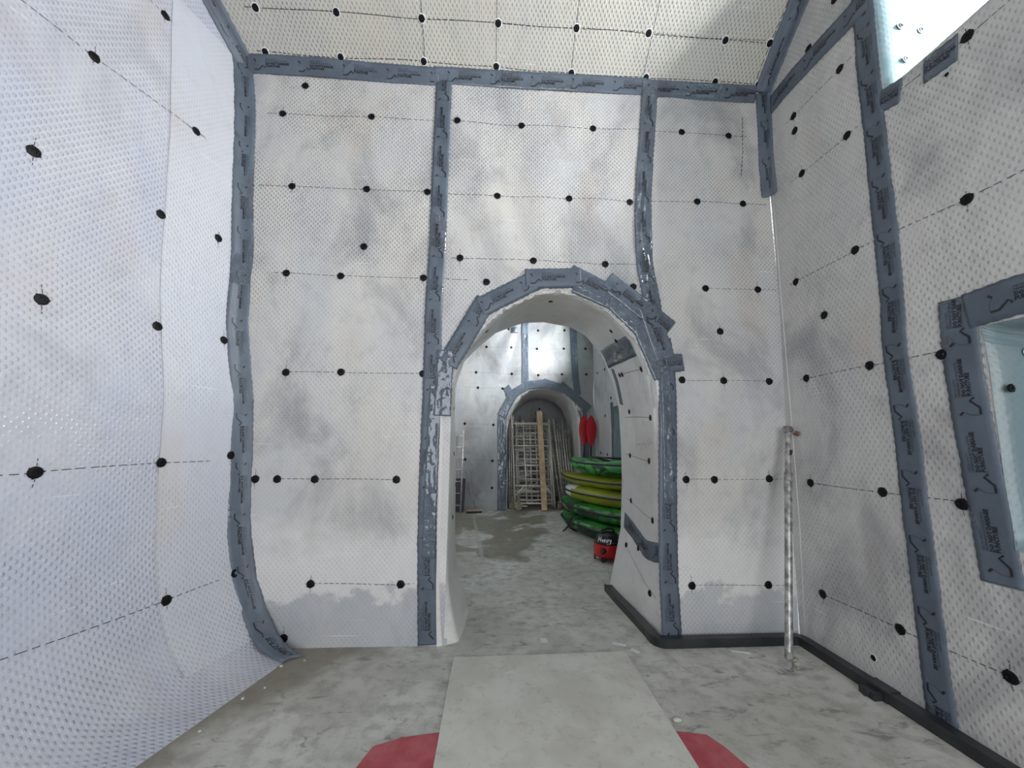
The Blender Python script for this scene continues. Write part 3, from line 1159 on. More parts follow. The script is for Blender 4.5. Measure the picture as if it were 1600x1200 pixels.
def stroke(pts, w):
    V, F = [], []
    for i, p in enumerate(pts):
        p = Vector(p)
        a = Vector(pts[max(i - 1, 0)])
        b = Vector(pts[min(i + 1, len(pts) - 1)])
        d = (b - a).normalized()
        n = Vector((-d.y, d.x)) * w / 2
        V += [tuple(p - n), tuple(p + n)]
    for i in range(len(pts) - 1):
        F.append((2 * i, 2 * i + 2, 2 * i + 3, 2 * i + 1))
    return V, F


REP = 0.38
PRINT = [
    text_tris('DELTA CAVITY', 0.0145, 0.0, 0.040, 0.0),
    text_tris('MEMBRANE INSTALLATION', 0.0150, 0.0, 0.024, 0.0),
    text_tris('DO NOT DAMAGE', 0.0265, 0.0, 0.000, 0.0013, 0.90),
    text_tris('PUNCTURE', 0.0265, 0.0, -0.023, 0.0013, 0.90),
    stroke([(-0.098, -0.046), (-0.062, -0.046), (-0.024, -0.010), (-0.008, -0.030)], 0.0105),
    stroke([(-0.096, 0.040), (-0.080, 0.024)], 0.011),
    stroke([(-0.080, 0.022), (-0.098, -0.005), (-0.100, -0.044)], 0.0016),
]
tape_count = [0]


def catmull(pts, st):
    P = [Vector(p) for p in pts]
    if len(P) == 2:
        return [P[0], P[1]]
    out = []
    for i in range(len(P) - 1):
        p0, p1, p2, p3 = P[max(i - 1, 0)], P[i], P[i + 1], P[min(i + 2, len(P) - 1)]
        n = max(2, int((p2 - p1).length / st))
        for k in range(n):
            t = k / n
            out.append(0.5 * ((2 * p1) + (p2 - p0) * t + (2 * p0 - 5 * p1 + 4 * p2 - p3) * t * t + (3 * p1 - p0 - 3 * p2 + p3) * t ** 3))
    out.append(P[-1])
    return out


def tape(S, pts, label, w=0.15, off=0.007, phase=0.0, foil=0.0, jag=0.004, text=True, name='tape_strip', group=None, texts=None, wav=0.0):
    k = tape_count[0]
    tape_count[0] += 1
    P = catmull(pts, 0.05)
    L = [0.0]
    for i in range(1, len(P)):
        L.append(L[-1] + (P[i] - P[i - 1]).length)
    T = L[-1]

    def at(s, t):
        i = 1
        while i < len(L) - 1 and L[i] < s:
            i += 1
        q = (s - L[i - 1]) / max(L[i] - L[i - 1], 1e-9)
        c = P[i - 1].lerp(P[i], q)
        # smoothed tangent
        a = P[max(i - 2, 0)]
        b = P[min(i + 1, len(P) - 1)]
        d = (b - a).normalized()
        uv = c + Vector((-d.y, d.x)) * t
        return uv

    def lift(s, t):
        if foil <= 0:
            return 0.0015 * nz(s * 9, t * 12, k)
        r1 = abs(nz(s * 3.0, t * 26, k + 0.3))
        r2 = abs(nz(s * 30, t * 30, k + 7.3))
        if foil == 1.0:
            return 0.020 * r1 + 0.007 * r2
        r3 = abs(nz(s * 13, t * 15, k + 3.1))
        return foil * (0.003 * r1 + 0.008 * r3 + 0.005 * r2)
    step = 0.0125
    ss = lin(0, T, step)
    nt = 14 if foil > 0 else 6
    V, F, UV = [], [], []
    for s in ss:
        for j in range(nt + 1):
            t = (j / nt - 0.5) * w
            if j in (0, nt):
                t += (jag * nz(s * 9, j, k) + 0.0022 * math.sin(s * 2 * math.pi / 0.05)) * (1 if j else -1)
            t += wav * math.sin(s * 4 + k)
            uv = at(s, t)
            n = norm(S, uv.x, uv.y)
            edge = 1 if 0 < j < nt else 0.75
            V.append(S(uv.x, uv.y) + n * (off + lift(s, t)) * edge)
            UV.append((s, t))
    m = nt + 1
    for i in range(len(ss) - 1):
        for j in range(nt):
            F.append((i * m + j, (i + 1) * m + j, (i + 1) * m + j + 1, i * m + j + 1))
    # skirt that closes the sheet onto the surface
    base = len(V)
    per = [i * m for i in range(len(ss))] + [(len(ss) - 1) * m + j for j in range(1, m)] + [i * m + nt for i in range(len(ss) - 2, -1, -1)] + [j for j in range(nt - 1, 0, -1)]
    for q in per:
        s, t = UV[q]
        uv = at(s, t)
        V.append(V[q] - norm(S, uv.x, uv.y) * off * 0.7)
        UV.append((s, t))
    npn = len(per)
    for i in range(npn):
        F.append((per[i], base + i, base + (i + 1) % npn, per[(i + 1) % npn]))
    mb = MB()
    mb.add(V, F, UV)
    pb = mb
    if text:
        mb.m = 1
        s0 = 0.10 + phase
        while s0 < T + 0.2:
            for (tv, tf) in PRINT:
                # keep only whole glyph faces lying on the strip
                vv, ff, new = [], [], {}
                for f in tf:
                    if all(0.004 < tv[i][0] + s0 < T - 0.004 and abs(tv[i][1]) < w / 2 - 0.004 for i in f):
                        ff.append(f)
                for f in ff:
                    for i in f:
                        if i not in new:
                            new[i] = len(vv)
                            s, t = tv[i][0] + s0, tv[i][1]
                            t2 = t + wav * math.sin(s * 4 + k)
                            uv = at(s, t2)
                            n = norm(S, uv.x, uv.y)
                            vv.append(S(uv.x, uv.y) + n * (off + 0.0018 + lift(s, t) + (0.003 if foil else 0)))
                pb.add(vv, [tuple(new[i] for i in f) for f in ff])
            s0 += REP * rr.uniform(0.97, 1.03)
    o = mb.build(name, [M['tape_foil'] if foil > 0 else M['tape'], M['print']])
    tag(o, label, 'tape', group or 'grey joint tapes')
    return o


rr = random.Random(5)
# joints of the end wall
tape(S_topjoint, [(-2.2, 0.0), (-1.6, 0.005), (-1.1, -0.01), (-0.52, -0.02)], 'grey printed tape along the vault joint, left of the first seam', w=0.165, phase=0.06)
tape(S_topjoint, [(-0.56, -0.005), (0.2, -0.005), (0.8, 0.0), (1.40, 0.0)], 'grey printed tape along the vault joint above the doorway', w=0.155, phase=0.12)
tape(S_topjoint, [(1.36, -0.01), (1.9, -0.01), (2.46, -0.005)], 'crinkled shiny grey tape along the vault joint at right', w=0.16, foil=0.55, phase=0.05)
tape(S_back, [(-0.43, 0.01), (-0.465, 0.72), (-0.475, 1.3), (-0.475, 1.97), (-0.485, 2.6), (-0.475, 3.1), (-0.475, 3.96), (-0.47, 4.80)],
     'long vertical grey printed tape just left of the near doorway', w=0.145, off=0.010)
tape(S_back, [(-0.45, 0.62), (-0.45, 1.0), (-0.45, 1.45), (-0.44, 1.95)], 'shiny wrinkled grey tape overlapping the left doorway edge', w=0.10, foil=0.9, off=0.013, text=False)
tape(S_back, [(1.40, 2.50), (1.36, 2.83), (1.325, 3.13), (1.345, 3.74), (1.40, 4.35), (1.445, 4.80)], 'crinkled shiny vertical tape above the doorway right shoulder', w=0.15, foil=1.0, off=0.010)
# left corner
tape(S_lcorner, [(-0.02, 4.86), (0.0, 4.72), (0.01, 4.2), (0.0, 3.6), (0.01, 3.0), (-0.005, 2.5), (0.0, 1.9), (0.0, 1.4), (0.0, 0.9), (0.01, 0.5), (0.02, 0.25), (0.03, 0.10), (0.03, 0.01)],
     'grey printed tape down the left corner of the end wall', w=0.19, phase=0.1, jag=0.006, wav=0.006)
tape(S_ljoint, [(0.95, 0.02), (0.6, 0.0), (0.3, 0.0), (0.0, -0.02)], 'grey printed tape rising along the left wall and vault joint', w=0.19, off=0.01)
# right corner
tape(S_rcorner, [(0.0, 4.88), (0.0, 4.74), (0.0, 4.4), (-0.01, 4.1), (0.0, 3.74)], 'short grey tape in the upper right corner ending halfway', w=0.17, jag=0.007)
tape(S_rjoint, [(-0.02, 0.0), (-0.3, 0.0), (-0.65, 0.0), (-1.0, 0.0)], 'grey tape rising along the right wall and vault joint', w=0.22, jag=0.006)
tape(S_right, [(-3.10, 4.62), (-2.85, 4.62), (-2.55, 4.60), (-2.16, 4.56)], 'grey tape running across the top of the right wall to the seam', w=0.18, off=0.012)
# right wall seam
tape(S_right, [(-2.20, 4.78), (-2.21, 4.09), (-2.215, 3.6), (-2.215, 3.13), (-2.22, 2.52), (-2.235, 2.03), (-2.225, 1.49), (-2.225, 0.94), (-2.22, 0.44), (-2.21, 0.04)],
     'long vertical grey printed tape on the right wall seam', w=0.15, phase=0.02, jag=0.006)
tape(S_right, [(-2.16, 3.735), (-2.03, 3.70)], 'short torn grey tape under the corner of the upper window', w=0.15, phase=-0.09)
tape(S_right, [(-1.90, 3.695), (-1.735, 3.675)], 'small square grey tape patch below the upper window sill', w=0.15, phase=-0.09)
tape(S_right, [(-1.87, 0.84), (-1.885, 1.3), (-1.90, 1.69), (-1.905, 2.03), (-1.895, 2.29)], 'vertical grey printed tape beside the lower window', w=0.165, phase=0.05)
tape(S_right, [(-1.86, 2.20), (-1.6, 2.215), (-1.2, 2.20), (-0.85, 2.2)], 'grey printed tape over the head of the lower window', w=0.19, phase=0.1, off=0.010)
# doorway ring
RG = [([(-0.355, 2.12), (-0.05, 2.68)], 'left haunch of the near arch, lowest'), ([(-0.10, 2.61), (0.37, 2.87)], 'upper left curve of the near arch'),
      ([(0.28, 2.875), (0.76, 2.90)], 'crown of the near arch'), ([(0.66, 2.935), (1.10, 2.72)], 'upper right curve of the near arch'),
      ([(0.98, 2.885), (1.52, 2.46)], 'right haunch of the near arch, longest piece'), ([(1.33, 2.66), (1.47, 2.20)], 'right springing of the near arch')]
for i, (p, t) in enumerate(RG):
    tape(S_back, p, 'straight grey tape piece on the ' + t, w=0.175, off=0.019 + 0.003 * (i % 3), foil=0.3 if i > 2 else 0.0, phase=0.02 * i, group='tape pieces round the near arch')
tape(S_back, [(-0.385, 1.70), (-0.375, 2.24)], 'crumpled shiny tape at the left springing of the near arch', w=0.14, off=0.016, foil=0.8, text=False, group='tape pieces round the near arch')
for (p, t) in (([(0.70, 2.83), (1.10, 2.66)], 'crown'), ([(1.00, 2.72), (1.33, 2.39)], 'haunch'), ([(1.25, 2.50), (1.43, 2.04)], 'springing')):
    tape(S_back, p, 'crumpled shiny tape lining the right inner edge of the near arch, %s piece' % t, w=0.13, off=0.017, foil=0.9, text=False, group='tape pieces round the near arch')
tape(S_back, [(1.42, 0.02), (1.415, 0.47), (1.43, 0.96), (1.455, 1.46), (1.475, 1.99), (1.45, 2.38)], 'vertical grey printed tape down the right doorway edge', w=0.15, off=0.018, phase=0.03, foil=0.0)
tape(S_back, [(1.435, 1.02), (1.45, 1.46), (1.46, 2.15)], 'shiny crumpled tape over the right doorway edge', w=0.085, foil=1.1, off=0.023, text=False)
tape(S_back, [(1.47, 2.16), (1.62, 2.18)], 'small square tape patch right of the near arch', w=0.15, off=0.022, phase=-0.09)
# in the passage
tape(S_p1, [(u_right(0.62), -0.02), (u_right(0.60), -0.35), (u_right(0.66), -0.7), (u_right(0.70), -1.0)][::-1], 'grey tape band across the lower right passage jamb', w=0.15, off=0.005, phase=0.05)
us = LEN1 * 0.635
tape(S_p1, [(us, -1.05), (us - 0.02, -0.12)], 'grey tape across the passage ceiling at the right shoulder', w=0.20, off=0.006)
tape(S_p1, [(us + 0.12, -0.92), (us + 0.5, -0.98)], 'plain grey patch at the rear edge of the passage ceiling', w=0.10, off=0.005, text=False)
# far wall
tape(S_far, [(0.80, 2.86), (0.80, 3.5), (0.79, 4.6)], 'left vertical shiny tape above the far arch', w=0.17, foil=0.9, text=False)
tape(S_far, [(2.04, 2.60), (1.98, 3.2), (1.94, 4.6)], 'right vertical shiny tape above the far arch', w=0.16, foil=0.7, text=False)
tape(S_far, [(0.29, 0.0), (0.29, 1.0), (0.27, 1.9), (0.33, 2.25)], 'vertical shiny tape left of the far arch opening', w=0.20, foil=1.0, text=False)
tape(S_far, [(2.20, 0.0), (2.20, 1.0), (2.18, 1.8), (2.14, 2.25)], 'vertical tape right of the far arch behind the paddles', w=0.16, foil=0.4, text=False)
FG = [([(0.26, 2.08), (0.52, 2.58)], 'left haunch'), ([(0.40, 2.52), (0.88, 2.82)], 'upper left curve'), ([(0.80, 2.80), (1.30, 2.86)], 'crown'), ([(1.22, 2.88), (1.76, 2.72)], 'upper right curve'),
      ([(1.62, 2.84), (2.30, 2.26)], 'right haunch, sticking out')]
for i, (p, t) in enumerate(FG):
    tape(S_far, p, 'straight tape piece on the %s of the far arch' % t, w=0.20, off=0.019 + 0.003 * (i % 3), foil=0.5, text=False, group='tape pieces round the far arch')
tape(S_far, [(0.32, 2.66), (0.46, 2.76)], 'small tape patch beside the far arch left haunch', w=0.12, text=False)
tape(S_far, [(0.46, 4.12), (0.62, 4.12)], 'small square patch high on the far end wall', w=0.15, text=False)
tape(S_r2, [(-7.70, 0.95), (-7.72, 1.4), (-7.68, 1.9), (-7.70, 2.3)], 'dark vertical tape beside the far room low window', w=0.15, text=False)

# ------------------------------------------------------------------ string in the right corner
mb = MB()
mb.tube([(2.515, 3.13, 3.72), (2.475, 3.10, 2.6), (2.455, 3.085, 1.75), (2.43, 3.07, 0.9), (2.405, 3.085, 0.07)], 0.0022, 6)
tag(mb.build('string_line', M['cord']), 'thin white string hanging down the right corner of the end wall', 'string')

# ------------------------------------------------------------------ drain channel
ch = empty('drain_channel', (1.2, 3.1, 0))
tag(ch, 'black plastic drain channel round the foot of the right wall and doorway', 'drain')


def chan(pts, name='channel_length', w=0.085, h=0.055):
    P = catmull([Vector(p) for p in pts], 0.04)
    sec = [(-w / 2, 0), (-w / 2, h - 0.006), (-w / 2 + 0.006, h), (w / 2 - 0.018, h), (w / 2 - 0.012, h + 0.008), (w / 2, h + 0.008), (w / 2, 0)]
    V, F = [], []
    n = len(sec)
    for i, p in enumerate(P):
        d = (P[min(i + 1, len(P) - 1)] - P[max(i - 1, 0)]).normalized()
        nn = Vector((-d.y, d.x))
        for (t, z) in sec:
            q = p + nn * -t
            V.append((q.x - 1.2, q.y - 3.1, z + 0.001))
    for i in range(len(P) - 1):
        for j in range(n):
            F.append((i * n + j, i * n + (j + 1) % n, (i + 1) * n + (j + 1) % n, (i + 1) * n + j))
    F.append(tuple(range(n)))
    F.append(tuple((len(P) - 1) * n + j for j in range(n - 1, -1, -1)))
    mb = MB()
    mb.add(V, F)
    return mb.build(name, M['channel'], ch, smooth=False)


chan([(1.245, 4.24), (1.25, 3.95), (1.27, 3.60), (1.285, 3.26)])
chan([(1.285, 3.257), (1.285, 3.18), (1.31, 3.135), (1.38, 3.125), (1.8, 3.13), (2.2, 3.135), (2.36, 3.135), (2.395, 3.10), (2.40, 3.02), (2.40, 2.53)])
chan([(2.40, 2.527), (2.40, 1.8), (2.40, 0.8), (2.40, -0.5), (2.40, -2.5)])
mb = MB()
mb.box((2.335 - 1.2, 2.50 - 3.1, 0.022), (0.07, 0.10, 0.042))
mb.box((2.40 - 1.2, 2.50 - 3.1, 0.030), (0.10, 0.15, 0.062))
mb.tube([(2.31 - 1.2, 2.50 - 3.1, 0.028), (2.285 - 1.2, 2.50 - 3.1, 0.028)], 0.024, 14)
mb.build('outlet_connector', M['channel'], ch, smooth=False)

# ------------------------------------------------------------------ scaffold tube in the corner
st = empty('scaffold_tube', (1.985, 2.73, 0))
tag(st, 'galvanised scaffold tube with end clamps leaning in the right corner', 'scaffold tube')
A = Vector((0.01, 0.0, 0.045))
B = Vector((2.425 - 1.985, 3.085 - 2.73, 1.70))
D = (B - A).normalized()
rq = D.to_track_quat('Z', 'X').to_matrix()
mb = MB()
mb.tube([A + D * 0.05, A + D * 0.4, A + D * 1.28], 0.0245, 16)
mb.build('tube', M['zinc'], st, angle=0.7)
mb = MB()
mb.tube([A + D * 1.16, A + D * 1.175, A + D * 1.30, A + D * 1.31], [0.0255, 0.0285, 0.0285, 0.0255], 16)
mb.tube([A + D * 1.28, A + D * 1.63], 0.0215, 16)
mb.build('inner_tube', M['zinc'], st, angle=0.7)


def half_clamp(c, r, ax, a0, a1, name, m, w=0.045, th=0.006):
    """open C-shaped clamp band about axis ax"""
    q = ax.to_track_quat('Z', 'X').to_matrix()
    V, F = [], []
    N = 16
    for i in range(N + 1):
        a = a0 + (a1 - a0) * i / N
        for (rr_, z) in ((r, -w / 2), (r + th, -w / 2), (r + th, w / 2), (r, w / 2)):
            V.append(c + q @ Vector((rr_ * math.cos(a), rr_ * math.sin(a), z)))
    for i in range(N):
        for j in range(4):
            F.append((i * 4 + j, i * 4 + (j + 1) % 4, i * 4 + 4 + (j + 1) % 4, i * 4 + 4 + j))
    F.append((0, 1, 2, 3))
    F.append(tuple(N * 4 + j for j in (3, 2, 1, 0)))
    mb = MB()
    mb.add(V, F)
    return mb, q


top = A + D * 1.66
mb, q = half_clamp(top, 0.027, Vector((0.25, -1, 0.1)).normalized(), 0.2, 5.6, 'c', None)
mb.tube([top + Vector((0.03, -0.01, -0.02)), top + Vector((0.07, -0.02, -0.025))], 0.008, 8)
mb.build('top_clamp', M['zinc'], st, angle=0.6)
mb = MB()
mb.box(top + Vector((0.055, -0.02, -0.03)), (0.03, 0.03, 0.03), Matrix.Rotation(0.5, 3, 'Y'))
mb.tube([top + Vector((0.055, -0.045, -0.03)), top + Vector((0.055, 0.01, -0.03))], 0.010, 6)
mb.build('clamp_bolt', M['rust'], st, smooth=False)
low = A + D * 0.02 + Vector((0, 0, 0.004))
mb, q = half_clamp(low + Vector((0.0, -0.01, -0.004)), 0.036, Vector((0.2, -1, 0.0)).normalized(), 2.2, 6.9, 'c', None, 0.03, 0.006)
mb.tube([low + Vector((0, 0, 0.02)), low + Vector((0.0, 0, 0.07))], 0.017, 10)
mb.build('hook_clamp', M['zinc'], st, angle=0.6)
mb = MB()
mb.tube([low + Vector((0.03, -0.03, 0.02)), low + Vector((0.055, 0.01, 0.02))], 0.020, 12)
mb.tube([low + Vector((0.02, -0.045, 0.02)), low + Vector((0.035, -0.02, 0.02))], 0.012, 6)
mb.build('clamp_bolt', M['steel_dull'], st, angle=0.6)
mb = MB()
mb.box(A + D * 1.47 + Vector((0.005, -0.022, 0)), (0.018, 0.008, 0.04), Matrix.Rotation(0.3, 3, 'Y'))
mb.build('black_mark', M['black'], st, smooth=False)

# ------------------------------------------------------------------ board, red sheet, litter
mb = MB()
rs = [(-0.63, 1.75), (-0.60, 2.05), (-0.55, 2.22), (-0.42, 2.27), (-0.25, 2.30), (0.4, 2.33), (0.98, 2.265), (1.15, 2.225), (1.20, 2.14), (1.24, 2.0), (1.27, 1.75)]
nb = len(rs)
V = [(x, y, 0.004 + 0.002 * (i % 2)) for i, (x, y) in enumerate(rs)] + [(x, y, 0.001) for (x, y) in rs]
F = [tuple(range(nb - 1, -1, -1))] + [(i, (i + 1) % nb, nb + (i + 1) % nb, nb + i) for i in range(nb)]
mb.add(V, F)
tag(mb.build('plastic_sheet', M['red_sheet'], smooth=False), 'faded red plastic sheet sticking out both sides under the cement board', 'plastic sheet')
mb = MB()
cs = [(-0.222, 3.0), (0.2, 3.005), (0.6, 3.018), (0.985, 3.03), (1.0, 3.01), (0.997, 2.5), (0.99, 1.55), (-0.235, 1.55), (-0.23, 2.5)]
nb = len(cs)
zb = 0.0065
V = [(x, y, zb + 0.011) for (x, y) in cs] + [(x, y, zb) for (x, y) in cs]
F = [tuple(range(nb - 1, -1, -1)), tuple(range(nb, 2 * nb))] + [(i, (i + 1) % nb, nb + (i + 1) % nb, nb + i) for i in range(nb)]
mb.add(V, F)
tag(mb.build('cement_board', M['cement'], smooth=False), 'large pale cement board lying flat on the floor before the doorway', 'board')

for (x, y, a, sx, sy, t) in ((0.44, 3.24, 0.1, 0.05, 0.065, 'square scrap of white paper on the floor in the doorway'),
                             (1.0, 3.16, -0.45, 0.10, 0.028, 'long white paper strip on the floor near the drain corner'),
                             (1.085, 3.06, -0.9, 0.07, 0.035, 'folded white paper bit beside the cement board corner'),
                             (1.85, 3.02, -0.35, 0.13, 0.02, 'thin pale splinter on the floor behind the scaffold tube')):
    mb = MB()
    mb.box((0, 0, 0.003), (sx, sy, 0.003), Matrix.Rotation(0.02, 3, 'X'))
    mb.box((sx * 0.25, sy * 0.2, 0.0055), (sx * 0.45, sy * 0.5, 0.002), Matrix.Rotation(0.06, 3, 'Y'))
    o = mb.build('paper_scrap', M['paper'], smooth=False)
    o.location = (x, y, 0)
    o.rotation_euler = (0, 0, a)
    tag(o, t, 'litter', 'litter scraps on the near floor')


def pebble(x, y, r, label, mat=None, sx=1.0, a=0.0):
    mb = MB()
    N, K = 8, 5
    prof = [(0.0, -0.6), (0.7, -0.5), (1.0, 0.0), (0.75, 0.5), (0.0, 0.75)]
    V = []
    for (pr, z) in prof:
        for t in range(N):
            an = t * 6.283 / N
            k = 1 + 0.25 * nz(math.cos(an) * 2 + x * 9, math.sin(an) * 2, z + y * 7)
            V.append((pr * r * sx * k * math.cos(an), pr * r * k * math.sin(an), (z + 0.6) * r * 0.8))
    F = [(i * N + t, i * N + (t + 1) % N, (i + 1) * N + (t + 1) % N, (i + 1) * N + t) for i in range(K - 1) for t in range(N)]
    mb.add(V, F)
    o = mb.build('pebble', mat or M['stone'])
    o.location = (x, y, 0)
    o.rotation_euler = (0, 0, a)
    tag(o, label, 'pebble', 'crumbs on the near floor')


pebble(1.05, 2.335, 0.018, 'white crumb beside the right edge of the cement board', sx=1.6)
pebble(-1.36, 2.95, 0.013, 'white crumb at the foot of the left corner tape')
pebble(-1.41, 2.62, 0.011, 'small crumb beside the left wall foot, middle one')
pebble(-1.34, 2.72, 0.009, 'tiny crumb beside the left wall foot, nearest the corner')
pebble(-1.47, 2.36, 0.010, 'small crumb beside the left wall foot, nearest the camera')
pebble(-1.24, 3.02, 0.009, 'tiny crumb under the end wall near the left corner')

# ------------------------------------------------------------------ scaffolding stacked in the far arch
FY = 9.75


def frame(x0, x1, zt, yb, yt, rungs, label, lean=0.0, mid=0.30, brace=True):
    o = empty('scaffold_section', (x0, yb, 0))
    tag(o, label, 'scaffolding', 'scaffold frames stacked in the far arch')
    P = lambda x, z: Vector((x - x0 + lean * z, (yt - yb) * z / zt, z + 0.03))
    w = x1 - x0
    r = 0.021
    mb = MB()
    mb.tube([P(x0, 0), P(x0, zt)], r, 8)
    mb.build('upright', M['frame_steel'], o)
    mb = MB()
    mb.tube([P(x1, 0), P(x1, zt)], r, 8)
    mb.build('upright', M['frame_steel'], o)
    mb = MB()
    mb.tube([P(x0 + w * mid, 0.1), P(x0 + w * mid, zt - 0.03)], r * 0.85, 8)
    mb.build('upright', M['frame_steel'], o)
    for z in rungs:
        mb = MB()
        mb.tube([P(x0, z), P(x1, z)], r * 0.9, 8)
        mb.build('rung', M['frame_steel'], o)
    for z in [rungs[0] * 0.5 + k * 0.31 for k in range(int(zt / 0.31))]:
        if z > zt - 0.1:
            break
        mb = MB()
        mb.tube([P(x0 + 0.01, z), P(x0 + w * mid, z - 0.01)], r * 0.7, 6)
        mb.build('ladder_rung', M['frame_steel'], o)
    if brace:
        for (a, b) in (((x0, 0.25), (x0 + w * mid, 0.52)), ((x1, 0.25), (x1 - w * 0.28, 0.52))):
            mb = MB()
            mb.tube([P(*a), P(*b)], r * 0.8, 6)
            mb.build('brace', M['frame_steel'], o)
    return o


frame(0.60, 1.50, 2.02, 9.12, 9.55, [0.10, 0.48, 0.93, 1.38, 1.90], 'front scaffold frame in the far arch behind the timber plank', lean=-0.035)
frame(0.66, 1.46, 1.97, 9.28, 9.68, [0.15, 0.34, 0.61, 1.07, 1.53, 1.93], 'second scaffold frame close behind the front one', lean=-0.01, mid=0.42)
frame(0.72, 1.52, 1.92, 9.44, 9.80, [0.22, 0.42, 0.78, 0.98, 1.25, 1.69, 1.86], 'third scaffold frame deeper in the stack', lean=-0.02, mid=0.55)
frame(0.64, 1.44, 1.95, 9.60, 9.92, [0.27, 0.54, 0.70, 1.16, 1.45, 1.61, 1.80], 'rearmost scaffold frame in the stack', lean=0.0, mid=0.35, brace=False)

tb = random.Random(11)


def pole(x0, y0, x1, y1, zt, label, r=0.022, group='loose scaffold tubes in the far arch'):
    mb = MB()
    mb.tube([(0, 0, 0.012), (x1 - x0, y1 - y0, zt)], r, 8)
    o = mb.build('scaffold_tube', M['steel_dull'] if tb.random() < 0.6 else M['steel'])
    o.location = (x0, y0, 0)
    tag(o, label, 'scaffold tube', group)


k = 0
for i in range(7):
    for row in range(2):
        x = 1.66 + 0.052 * i + 0.02 * row
        y = 9.18 + 0.13 * row
        pole(x, y, x - 0.19 + 0.02 * i, y + 0.40, 1.72 + 0.07 * ((i * 5 + row * 3) % 6),
             '%s steel tube from left in the %s row, right of the frames' % (ORD[i], ('front', 'back')[row]))
for i in range(3):
    for row in range(2):
        x, y = 0.475 + 0.045 * i, 9.26 + 0.16 * row
        pole(x, y, x, y + 0.35, 1.98 + 0.06 * ((i * 3 + row) % 4), '%s upright steel tube from left in the %s row, left of the frames' % (ORD[i], ('front', 'back')[row]), 0.019)
for i, (xa, h) in enumerate(((0.74, 2.18), (1.14, 2.28), (1.36, 2.22))):
    pole(xa, 10.04, xa + 0.03, 10.10, h, 'tall thin steel tube rising behind the frames, %s from left' % ORD[i], 0.017)

mb = MB()
mb.box((0, 0, 0), (0.125, 0.038, 2.24))
o = mb.build('timber_plank', M['wood'], smooth=False)
o.location = (1.20, 9.11, 1.117)
o.rotation_euler = (-0.165, -0.03, 0)
tag(o, 'pale timber plank standing before the scaffold frames', 'plank')

for i, (x, y) in enumerate(((0.67, 9.0), (0.53, 9.12), (1.60, 9.0), (1.74, 9.06))):
    o = empty('caster_wheel', (x, y, 0), (0, 0, 0.4 * i))
    tag(o, 'old caster wheel at the foot of the scaffolding, %s' % ('second from left', 'leftmost', 'third from left', 'rightmost')[i], 'caster', 'caster wheels under the scaffolding')
    mb = MB()
    rt = Matrix.Rotation(math.pi / 2, 3, 'X')
    mb.lathe([(0.03, -0.025), (0.078, -0.022), (0.085, -0.012), (0.085, 0.012), (0.078, 0.022), (0.03, 0.025)], (0, 0, 0.086), 18, rot=rt)
    mb.build('wheel', M['caster'], o, angle=0.6)
    mb = MB()
    mb.box((0, 0.036, 0.12), (0.05, 0.008, 0.12))
    mb.box((0, -0.036, 0.12), (0.05, 0.008, 0.12))
    mb.box((0, 0, 0.185), (0.09, 0.08, 0.012))
    mb.tube([(0, 0, 0.19), (0, 0, 0.27)], 0.018, 8)
    mb.build('fork', M['caster'], o, smooth=False)

# ------------------------------------------------------------------ kayaks


def kayak(loc, rz, L, W, H, mat, label, nose=None, cockpit=False, roll=0.0, flip=False, rk=0.06):
    o = empty('kayak', loc, (roll, 0, rz))
    tag(o, label, 'kayak', 'kayaks stacked in the far room')
    NS, NR = 34, 24
    mb = MB()
    V, F = [], []
    for i in range(NS + 1):
        s = i / NS
        k = max(1e-3, math.sin(math.pi * min(max(s, 0.0), 1.0))) ** 0.38
        w = W / 2 * k
        h = H / 2 * (0.35 + 0.65 * k)
        if i in (0, NS):
            w, h = 0.008, 0.03
        rise = rk * abs(2 * s - 1) ** 3 * (-1 if flip else 1)
        for j in range(NR):
            a = 2 * math.pi * j / NR
            ca, sa = math.cos(a), math.sin(a)
            y = w * math.copysign(abs(ca) ** 0.75, ca)
            z = h * math.copysign(abs(sa) ** 0.85, sa)
            if cockpit and sa > 0.3 and 0.36 < s < 0.66:
                z -= 0.10 * math.sin((s - 0.36) / 0.30 * math.pi) * (sa - 0.3) / 0.7
            V.append((s * L, y, z + rise + H / 2))
    for i in range(NS):
        for j in range(NR):
            F.append((i * NR + j, i * NR + (j + 1) % NR, (i + 1) * NR + (j + 1) % NR, (i + 1) * NR + j))
    F.append(tuple(range(NR - 1, -1, -1)))
    F.append(tuple(NS * NR + j for j in range(NR)))
    nf = len(F)
    mb.add(V, F)
    mats = [mat]
    if nose:
        mats.append(nose)
        for q in range(6 * NR):
            mb.mi[q] = 1
        mb.mi[nf - 2] = 1
        for q in range(6 * NR, 8 * NR):
            if (q % NR) in (3, 4, 5, 6, 7, 8, 9, 15, 16, 17, 18, 19, 20):
                mb.mi[q] = 1
    mb.build('hull', mats, o)
    # seam rim round the widest line
    rim = []
    for sgn in (1, -1):
        for i in (range(1, NS) if sgn > 0 else range(NS - 1, 0, -1)):
            s = i / NS
            k = max(1e-3, math.sin(math.pi * s)) ** 0.38
            rise = rk * abs(2 * s - 1) ** 3 * (-1 if flip else 1)
            rim.append((s * L, sgn * (W / 2 * k + 0.004), rise + H / 2 + (0.02 if not flip else -0.02)))
    mb = MB()
    mb.tube(rim, 0.016, 6, closed=True)
    mb.build('rubbing_strip', M['black'], o)
    if cockpit:
        mb = MB()
        ck = [(L * 0.51 + 0.40 * math.cos(a), 0.20 * math.sin(a), H - 0.005 + 0.02 * math.cos(a) ** 2) for a in [t * 2 * math.pi / 28 for t in range(28)]]
        mb.tube(ck, 0.016, 8, closed=True)
        mb.build('cockpit_rim', M['black'], o)
    return o


